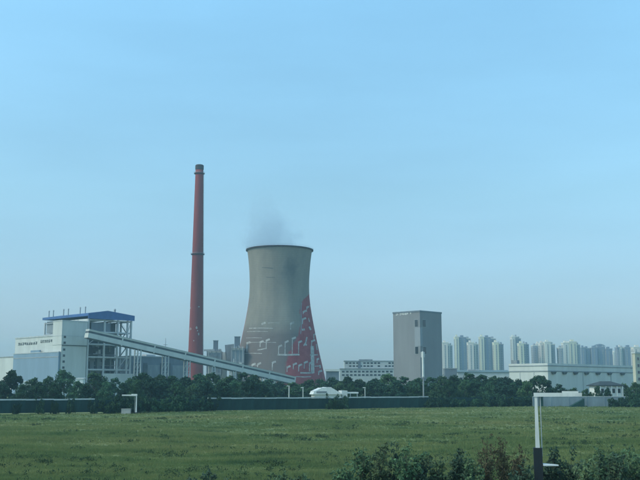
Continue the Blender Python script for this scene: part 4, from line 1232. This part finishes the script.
MB().box(-X(221, 815) + X(203, 815), -0.3, 1, 3, Z(351, 815), Z(349.3, 815)).build('header_pipe', M['steel'], t)
for k in (0.45, 0.95):
    MB().box(wd * k, wd * k + 0.6, 0.5, 1.1, -0.2, Z(362, 815) - 0.003).build('leg', M['steel'], t)

# ------------------------------------------------------------------ low works right of the cooling tower
t = thing('pump_house', 'small dark pump house with white flat roof right of the tower', 'building', (X(325.5, 690), 690, 0))
wd = X(339.6, 690) - X(325.5, 690)
MB().box(0.4, wd - 0.4, 0.4, 9, -0.3, Z(371.3, 690)).build('wall', M['grey_clad'], t)
MB().box(-0.3, wd + 0.3, -0.6, 9.6, Z(371.3, 690) + 0.003, Z(369.2, 690)).build('roof', M['white_clad'], t)
for k in range(3): MB().box(wd * (0.2 + 0.25 * k), wd * (0.2 + 0.25 * k) + 1.4, 0.3, 0.397, 3, 11).build('window', M['light_steel'], t)
wk = thing('works_building', 'pale terraced works building left of the grey block', 'building', (X(341, 900), 900, 0))
k9 = 900.0
def wb(px0, px1, y0, y1, py0, py1, name, mt, par=wk):
    return MB().box(X(px0, k9) - X(341, k9), X(px1, k9) - X(341, k9), y0, y1, Z(py1, k9) if py1 else -0.3, Z(py0, k9)).build(name, mt, par)
wb(340, 398, 0, 20, 369.2, None, 'lower_wall', M['white_clad'])
wb(339.6, 398.4, -0.5, 20.5, 368.4, 369.1, 'lower_cornice', M['steel'])
wb(344.5, 398, 3, 20, 361.4, 368.3, 'upper_wall', M['white_clad'])
wb(344.1, 398.3, 2.6, 20.4, 360.5, 361.3, 'upper_cornice', M['steel'])
wb(359.5, 373, 6, 14, 359.2, 360.4, 'roof_house', M['mid_grey'])
for px in np.arange(345.6, 396, 3.6):
    for py in (363.0, 366.0):
        if rng.random() < 0.85: wb(px, px + 2.4, 2.85, 2.997, py - 0.7, py + 0.7, 'window', M['glass'])
for px in np.arange(342, 396, 4.0):
    for py in (371.6, 375.0):
        wb(px, px + 2.6, -0.15, -0.003, py - 0.8, py + 0.8, 'window', M['glass'])
wb(358.2, 360.8, 2.4, 2.84, 361.5, 368.3, 'stair_strip', M['grey_clad'])

# ------------------------------------------------------------------ grey block with white lettering
YG = 700.0
KG = (X(420.3, YG, 345), YG)
wG, lG = along(KG, RDIR, 442.0, 345), along(KG, LDIR, 393.4, 345)
hG = Z(310.3, YG)
blk = thing('grey_block', 'tall plain grey block with white lettering and corner windows', 'building', (KG[0], KG[1], 0), GRID)
MB().box(0, wG, 0, lG, -0.3, hG - 1.2).build('wall', M['box_grey'], blk)
MB().box(-0.3, wG + 0.3, -0.3, lG + 0.3, hG - 1.197, hG).build('parapet', M['grey_clad'], blk)
MB().box(wG * 0.3, wG * 0.6, lG * 0.3, lG * 0.6, hG + 0.003, hG + 0.5).build('roof_hatch', M['steel'], blk)
dL, dR = along(KG, LDIR, 415.0, 345), along(KG, RDIR, 426.2, 345)
for y0, y1 in ((319.2, 326.9), (346.2, 354.2)):
    za, zb = Z(y1, YG), Z(y0, YG)
    f = MB().box(-0.18, -0.004, along(KG, LDIR, 418.6, 345), dL, za, zb).build('window', M['steel'], blk)
    MB().box(-0.24, -0.183, along(KG, LDIR, 418.6, 345) + 0.3, dL - 0.3, za + 0.3, zb - 0.3).build('pane', M['glass'], f)
    f = MB().box(along(KG, RDIR, 422.6, 345), dR, -0.18, -0.004, za, zb).build('window', M['steel'], blk)
    MB().box(along(KG, RDIR, 422.6, 345) + 0.3, dR - 0.3, -0.24, -0.183, za + 0.3, zb - 0.3).build('pane', M['glass'], f)
za, zb = Z(346.0, YG), Z(327.2, YG)
m = MB(); m.box(-0.22, -0.004, 0.003, dL, za, zb); m.build('corner_panel', M['box_panel'], blk)
m = MB(); m.box(-0.22, along(KG, RDIR, 422.4, 345), -0.22, -0.004, za, zb); m.build('corner_panel', M['box_panel'], blk)
yq = KG[1] + lG * 0.6 * S45
glyphs(blk, 2, along(KG, LDIR, 398.4, 313), along(KG, LDIR, 396.0, 313), Z(315.1, yq), Z(312.5, yq), 0.0, M['sign_white'], 8)
glyphs(blk, 5, along(KG, LDIR, 408.6, 313), along(KG, LDIR, 399.6, 313), Z(315.0, yq), Z(312.5, yq), 0.0, M['sign_white'], 9)
glyphs(blk, 1, along(KG, LDIR, 411.4, 313), along(KG, LDIR, 409.9, 313), Z(314.4, yq), Z(312.2, yq), 0.0, M['sign_white'], 10)

# ------------------------------------------------------------------ long factory on the right
YF = 560.0
KF = (X(548.2, YF), YF)
wF, lF = along(KF, RDIR, 636.5), along(KF, LDIR, 509.5)
fac = thing('factory', 'long low white factory with row of roof hoods at right', 'factory', (KF[0], KF[1], 0), GRID)
zf = [Z(y, YF) for y in (363.2, 365.2, 366.0, 370.6, 371.6)]
MB().box(0, wF, 0, lF, -0.3, zf[4] - 0.003).build('wall', M['white_clad'], fac)
MB().box(-0.25, wF + 0.25, -0.25, lF + 0.25, zf[4], zf[3]).build('gutter_band', M['mid_grey'], fac)
MB().box(-0.05, wF + 0.05, -0.05, lF + 0.05, zf[3] + 0.003, zf[2]).build('upper_wall', M['white_clad'], fac)
MB().box(-0.3, wF + 0.3, -0.3, lF + 0.3, zf[2] + 0.003, zf[1]).build('cornice', M['mid_grey'], fac)
MB().box(-0.1, wF + 0.1, -0.1, lF + 0.1, zf[1] + 0.003, zf[0]).build('parapet', M['white_clad'], fac)
for px in (553.0, 564, 575, 586, 597.5, 609, 622):
    x = along(KF, RDIR, px)
    wd = 1.9 * (1 + x / 400)
    MB().hexa([(x - wd * 0.55, -1.2, zf[4] - 1.5), (x + wd * 0.55, -1.2, zf[4] - 1.5), (x + wd * 0.55, -0.003, zf[4] - 1.5), (x - wd * 0.55, -0.003, zf[4] - 1.5), (x - wd * 1.1, -1.5, zf[4] - 0.1), (x + wd * 1.1, -1.5, zf[4] - 0.1), (x + wd * 1.1, -0.003, zf[4] - 0.1), (x - wd * 1.1, -0.003, zf[4] - 0.1)]).build('vent_hood', M['dark_steel'], fac)
for px in (583, 611):
    x = along(KF, RDIR, px)
    MB().box(x - 0.25, x + 0.25, -0.22, -0.003, -0.2, zf[4] - 0.01).build('downpipe', M['steel'], fac)
for px in (520, 534):
    y = along(KF, LDIR, px)
    MB().box(-0.22, -0.003, y - 0.2, y + 0.2, -0.2, zf[4] - 0.01).build('downpipe', M['light_steel'], fac)
yq_ = along(KF, LDIR, 511)
MB().box(1, 4, yq_ - 4, yq_, zf[0] + 0.003, Z(361.2, 600)).build('stair_head', M['mid_grey'], fac)
# cream building at the frame edge
KR = (X(636.2, 500), 500.0)
cb_ = thing('corner_building', 'cream building with pale end wall at the right frame edge', 'building', (KR[0], KR[1], 0), GRID)
lR = along(KR, LDIR, 633.4); wR = along(KR, RDIR, 672)
zR = Z(353.5, 500); M['cream'] = mat('cream_render', (0.60, 0.56, 0.44), 0.8, 0.15, 0.3, 4)
MB().box(0, wR, 0, lR, -0.3, zR).build('wall', M['cream'], cb_)
MB().box(-0.3, wR + 0.3, -0.3, lR + 0.3, zR + 0.003, zR + 0.8).build('cornice', M['light_steel'], cb_)
for k in range(6):
    for z in np.arange(3, zR - 3, 3.6):
        f = MB().box(2 + k * 4.5, 4.6 + k * 4.5, -0.12, -0.003, z, z + 1.9).build('window', M['light_steel'], cb_)
        MB().box(2.2 + k * 4.5, 4.4 + k * 4.5, -0.16, -0.123, z + 0.2, z + 1.7).build('pane', M['glass'], f)
# low sheds before the towers
t = thing('grey_shed', 'grey box shed at the right foot of the grey block', 'shed', (X(445.2, 640), 640, 0))
wd = X(457.2, 640) - X(445.2, 640)
MB().box(0, wd, 0, 10, -0.3, Z(368.8, 640)).build('wall', M['grey_clad'], t)
MB().box(-0.2, wd + 0.2, -0.2, 10.2, Z(368.8, 640) + 0.003, Z(368, 640)).build('roof', M['steel'], t)
t = thing('long_shed', 'long pale low shed below the first apartment towers', 'shed', (X(457.5, 760), 760, 0))
wd = X(509.5, 760) - X(457.5, 760); o7 = X(457.5, 760)
MB().box(0, wd, 0, 18, -0.3, Z(372.6, 760)).build('wall', M['white_clad'], t)
MB().hexa([(-0.4, -0.6, Z(372.6, 760) + 0.003), (wd + 0.4, -0.6, Z(372.6, 760) + 0.003), (wd + 0.4, 18.6, Z(372.6, 760) + 0.003), (-0.4, 18.6, Z(372.6, 760) + 0.003), (-0.4, -0.6, Z(371.8, 760)), (wd + 0.4, -0.6, Z(371.8, 760)), (wd + 0.4, 8.6, Z(370.0, 760)), (-0.4, 8.6, Z(370.0, 760))]).build('roof', M['teal_roof'], t)
MB().box(wd * 0.22, wd * 0.44, 4, 8, Z(370.6, 760), Z(369.2, 760)).build('ridge_vent', M['light_steel'], t)
for k in range(10): MB().box(wd * (0.04 + 0.095 * k), wd * (0.04 + 0.095 * k) + 2.2, -0.12, -0.003, 10, 14).build('window', M['glass'], t)

# ------------------------------------------------------------------ far apartment towers
def facade(name, c):
    """wall colour with dark window rows per storey (far too small to tell panes apart)"""
    m = bpy.data.materials.new(name); m.use_nodes = True
    nt = m.node_tree; L = nt.links.new; b = nt.nodes['Principled BSDF']; b.inputs['Roughness'].default_value = 0.8
    tc = nt.nodes.new('ShaderNodeTexCoord'); sp = nt.nodes.new('ShaderNodeSeparateXYZ'); L(tc.outputs['Object'], sp.inputs[0])
    def mo(op, a, v):
        n = nt.nodes.new('ShaderNodeMath'); n.operation = op; L(a, n.inputs[0]); n.inputs[1].default_value = v; return n.outputs[0]
    fz = mo('FRACT', mo('DIVIDE', sp.outputs['Z'], 3.0), 0)
    win = mo('GREATER_THAN', fz, 0.5)
    mx = nt.nodes.new('ShaderNodeMix'); mx.data_type = 'RGBA'
    mx.inputs['A'].default_value = (*c, 1); mx.inputs['B'].default_value = (0.15, 0.165, 0.18, 1)
    L(mo('MULTIPLY', win, 0.85), mx.inputs['Factor']); L(mx.outputs['Result'], b.inputs['Base Color'])
    return m
WALLS = {'white': mat('pale_tower_render', (0.76, 0.72, 0.63), 0.85, 0.10, 0.05, 4), 'pink': mat('pinkish_tower_render', (0.76, 0.67, 0.59), 0.85, 0.10, 0.05, 4),
         'yellow': mat('sunlit_yellow_cream_tower_render', (0.76, 0.71, 0.53), 0.85, 0.10, 0.05, 4), 'grey': mat('grey_shaded_tower_render', (0.36, 0.37, 0.39), 0.85, 0.10, 0.05, 4),
         'slate': mat('slate_blue_shaded_tower_render', (0.25, 0.28, 0.34), 0.85, 0.10, 0.05, 4)}  # grey and slate also paint in the shaded sides, yellow the sunlit ones
WIN = facade('tower_window_bays', (0.42, 0.42, 0.41))
def apartment(label, pieces, Y, crown=None):
    """pieces: (px0, px1, top py, wall key, depth step). Each piece is a square-on wing; its wall key paints in the sunlit and shaded faces"""
    x_min = min(p[0] for p in pieces)
    t = thing('apartment_tower', label, 'apartment tower', (X(x_min, Y), Y, 0), 0.0, 'far apartment towers')
    for px0, px1, top, key, st_ in pieces:
        a, b = X(px0, Y) - X(x_min, Y), X(px1, Y) - X(x_min, Y)
        zt = Z(top, Y) ; d0 = st_ * 5.0
        wing = MB().box(a, b, d0, d0 + 16, -0.3, zt).build('wing', WALLS[key], t)
        MB().box(a - 0.4, b + 0.4, d0 - 0.4, d0 + 16.4, zt + 0.003, zt + 1.4).build('parapet', WALLS['white'] if key != 'slate' else WALLS['grey'], wing)
        wdt = b - a; n = max(1, int(wdt / 6.0))
        for k in range(n):
            c = a + wdt * (k + 0.5) / n
            MB().box(c - 0.9, c + 0.9, d0 - 0.5, d0 - 0.004, 4, zt - 3).build('window_bay', WIN, wing)
        for k in range(2):
            MB().box(a - 0.5, a - 0.004, d0 + 3 + 7 * k, d0 + 5.5 + 7 * k, 4, zt - 3).build('window_bay', WIN, wing)
        MB().box(a + wdt * 0.3, a + wdt * 0.7, d0 + 5, d0 + 11, zt + 1.403, zt + 4.8).build('lift_house', WALLS[key], wing)
    if crown:
        px0, px1, py0, py1 = crown
        m = MB(); a, b = X(px0, Y) - X(x_min, Y), X(px1, Y) - X(x_min, Y); z0, z1 = Z(py1, Y), Z(py0, Y)
        n = 5
        for k in range(n + 1):
            x = a + (b - a) * k / n; h = z0 + (z1 - z0) * (0.55 + 0.45 * math.sin(math.pi * k / n))
            m.bar((x, 6, z0), (x, 6, h), 1.0)
            if k < n:
                x2 = a + (b - a) * (k + 1) / n; h2 = z0 + (z1 - z0) * (0.55 + 0.45 * math.sin(math.pi * (k + 1) / n))
                m.bar((x, 6, h), (x2, 6, h2), 1.0)
        cf = m.build('crown_frame', WALLS['slate'], t)
        link('crown_frame', cf.data, t, (0, 8, 0))
apartment('pinkish white apartment tower just right of the grey block', [(443, 448.4, 343, 'pink', 0), (448.5, 451, 344, 'white', 1), (451.1, 454, 345.5, 'grey', 2)], 1600)
apartment('tall shaded-grey apartment tower with sunlit cream left edge, first tall one from the grey block', [(456, 459.8, 337.2, 'yellow', 0), (459.9, 467.6, 337.6, 'slate', 1), (467.7, 473.0, 338.6, 'grey', 3)], 1720)
apartment('lower white fronted apartment tower between the two tallest left towers', [(469, 474.4, 343, 'pink', 0), (474.5, 477.2, 344, 'white', 1), (477.3, 480.2, 344.3, 'grey', 2)], 1600)
apartment('tall shaded-slate apartment tower with sunlit left edge, second tall one from the grey block', [(481, 485.2, 337.2, 'yellow', 0), (485.3, 492.4, 337.6, 'slate', 1), (492.5, 498.5, 338.6, 'grey', 3)], 1720)
apartment('lower yellow fronted apartment tower left of the gap in the skyline', [(495, 499.6, 342.8, 'yellow', 0), (499.7, 502, 344, 'grey', 1), (502.1, 505.6, 344.5, 'slate', 2)], 1600)
apartment('tall pale apartment tower right of the gap in the skyline', [(513.2, 516.6, 337.4, 'white', 0), (516.7, 520, 337.0, 'grey', 1), (520.1, 523.4, 338.6, 'grey', 2)], 1700)
apartment('yellow fronted apartment tower overlapping the tall pale one', [(520.3, 525.0, 343.8, 'yellow', 0), (525.1, 528, 344, 'grey', 1), (528.1, 531.4, 344.6, 'slate', 2)], 1580)
apartment('grey narrow apartment tower above the factory, third group from the gap', [(534.2, 538.6, 346, 'grey', 0), (538.7, 542.2, 344, 'pink', 1)], 1640)
apartment('white fronted apartment tower in the middle of the factory roofline', [(542.3, 546.0, 343.4, 'pink', 1), (546.1, 552.2, 342.4, 'white', 0), (552.3, 557.8, 344.6, 'grey', 2)], 1600)
apartment('narrow grey apartment tower before the two cream fronted wings', [(560.3, 564.6, 348.4, 'grey', 0)], 1600)
apartment('broad apartment tower with two cream fronts above the factory hoods', [(564.8, 570.6, 343.2, 'white', 0), (570.8, 578.2, 342.0, 'yellow', 0), (578.3, 582.4, 345, 'grey', 1)], 1650)
apartment('plain slate apartment slab left of the one with roof frame', [(582.8, 586.8, 347.9, 'slate', 0), (586.9, 592.0, 348.6, 'slate', 1)], 1750)
apartment('wide slate apartment slab with a curved roof frame', [(593.0, 598.6, 348.2, 'slate', 0), (598.7, 607.4, 347.2, 'slate', 1), (607.5, 613.8, 349.2, 'slate', 0)], 1750, (597.5, 607.4, 344.0, 347.2))
apartment('low pale apartment tower between slate slab and white striped tower', [(614.6, 618.6, 353, 'white', 0)], 1800)
apartment('slate apartment tower with one white stripe near the right edge', [(618.9, 621.0, 347.8, 'slate', 0), (621.1, 623.4, 347.4, 'white', 0), (623.6, 626.6, 348.2, 'grey', 1), (626.7, 634.2, 347.6, 'slate', 0)], 1700)
apartment('pinkish apartment tower cut by the right frame edge', [(635.4, 644, 347.6, 'pink', 0), (644.1, 650, 348, 'grey', 1)], 1600)

# ------------------------------------------------------------------ near shrubs, reeds and saplings at the lower right
def near_plant(name, label, px, Y, top_py, width, mt, leaf, seed, cat='shrub', group=None, droop=0.3, nstem=7, per=16, nl=26):
    r = np.random.default_rng(seed)
    x = X(px, Y, 450); gz = float(ground_z(np.array([x]), np.array([Y]))[0])
    H = Z(top_py, Y) - gz
    t = thing(name, label, cat, (x, Y, gz), 0, group)
    m = MB(); cs = []
    for i in range(nstem):
        a = r.random() * 6.283; sp = width * 0.62 * (0.15 + 0.85 * r.random()) if i else width * 0.12
        h = H * (0.30 + 0.62 * r.random()) if i else H * 0.97
        p0 = Vector((0.12 * r.normal(), 0.12 * r.normal(), -0.1)); p1 = Vector((sp * 0.45 * math.cos(a), sp * 0.45 * math.sin(a), h * 0.55)); p2 = Vector((sp * math.cos(a), sp * math.sin(a), h))
        m.tube(p0, p1, 0.035, 0.022, 5); m.tube(p1, p2, 0.022, 0.008, 5)
        for k in range(per):
            u = 0.12 + 0.9 * (k + r.random()) / per
            q = p0.lerp(p1, u * 2) if u < 0.5 else p1.lerp(p2, min(1.0, u * 2 - 1))
            if r.random() < 0.28: continue
            cs.append(tuple(q + Vector((r.normal(), r.normal(), 0.6 * r.normal())) * 0.24 * (1.35 - 0.7 * u)))
    m.build('stem', M['bark'], t)
    V = leaf_quads(np.array(cs), nl, 0.12 + 0.22 * r.random(len(cs)), leaf, 1.0, droop, 0.5)
    link('foliage', quads_mesh('foliage', V, mt), t)
S, D, R_ = M['leaf_shrub'], M['leaf_deep'], M['reed']
near = [
    ('shrub', 'slender pale green shrub, leftmost of the near shrubs', 362, 74, 443, 1.5, S, 0.085, 'shrub'),
    ('shrub', 'leafy shrub second from the left at the lower frame edge', 376, 73, 440, 1.7, S, 0.09, 'shrub'),
    ('shrub', 'bushy dark shrub third from the left at the lower frame edge', 392, 74, 441, 1.9, D, 0.09, 'shrub'),
    ('shrub', 'rounded green shrub in the middle of the left shrub cluster', 406, 73, 443, 1.7, S, 0.09, 'shrub'),
    ('shrub', 'low dark shrub right of the rounded green shrub', 421, 72.5, 452, 1.7, D, 0.085, 'shrub'),
    ('shrub', 'low spreading shrub between the rounded shrub and upright sapling', 436, 73, 455, 1.6, S, 0.085, 'shrub'),
    ('sapling', 'upright dark leaved sapling left of the brown reeds', 456, 74, 446, 1.7, D, 0.11, 'sapling'),
    ('shrub', 'green shrub directly left of the brown reeds', 471, 72.5, 456, 1.5, S, 0.085, 'shrub'),
    ('reed_clump', 'tall brownish feathery reed clump left of the white pole', 487, 75, 433, 1.5, R_, 0.06, 'reeds'),
    ('reed_clump', 'brownish reed clump closer to the white pole', 503, 75, 437, 1.7, R_, 0.06, 'reeds'),
    ('reed_clump', 'low olive reed clump touching the dark pole sleeve', 518, 74, 444, 1.5, R_, 0.06, 'reeds'),
    ('shrub', 'dark low shrub left of the dark pole sleeve', 524, 72, 460, 1.5, D, 0.09, 'shrub'),
    ('shrub', 'very dark dense shrub right beside the dark pole sleeve', 553, 75, 447, 2.0, D, 0.10, 'shrub'),
    ('shrub', 'very dark dense shrub, second right of the pole sleeve', 570, 74, 448, 2.0, D, 0.10, 'shrub'),
    ('shrub', 'low pale shrub between the dark shrubs and the right thicket', 585, 72.5, 458, 1.5, S, 0.085, 'shrub'),
    ('shrub', 'grey green shrub in the thicket right of the pale shrub', 599, 74, 447, 1.8, S, 0.09, 'shrub'),
    ('shrub', 'dark green shrub in the right thicket under the pavilion', 612, 73, 449, 1.8, D, 0.09, 'shrub'),
    ('shrub', 'broad green shrub in the right thicket near the frame edge', 625, 74, 446, 1.9, S, 0.09, 'shrub'),
    ('shrub', 'green shrub cut by the right frame edge', 639, 73, 448, 1.9, S, 0.09, 'shrub'),
    ('shrub', 'small low shrub at the lower edge left of the shrub cluster', 346, 72.5, 462, 1.4, S, 0.08, 'shrub'),
    ('shrub', 'small dark shrub alone at the lower edge left of the cluster', 208, 74.5, 470, 2.0, D, 0.08, 'shrub'),
    ('shrub', 'small low shrub at the lower edge right of the lone dark one', 286, 74, 471, 1.8, S, 0.08, 'shrub'),
]
for i, (nm, lab, px, Y, top, wd, mt, lf, cat) in enumerate(near):
    reed = nm == 'reed_clump'
    near_plant(nm, lab, px + random.uniform(-1.5, 1.5), Y + random.uniform(-0.5, 2.0), top, wd * (1.0 if reed else 1.55), mt, lf * 1.45, 100 + i, cat, 'shrubs along the lower right edge', 1.6 if reed else 0.2, 16 if reed else 12, 12 if reed else 15, 12 if reed else 12)

# ------------------------------------------------------------------ haze
hz = MB().box(-3500, 3500, -500, 5000, -2.0, ztop + 6.0).build('haze', volume_mat('haze', HAZE_COLOR, HAZE_DENSITY))
tag(hz, 'thin pale blue haze over the whole plain', 'haze', kind='stuff')
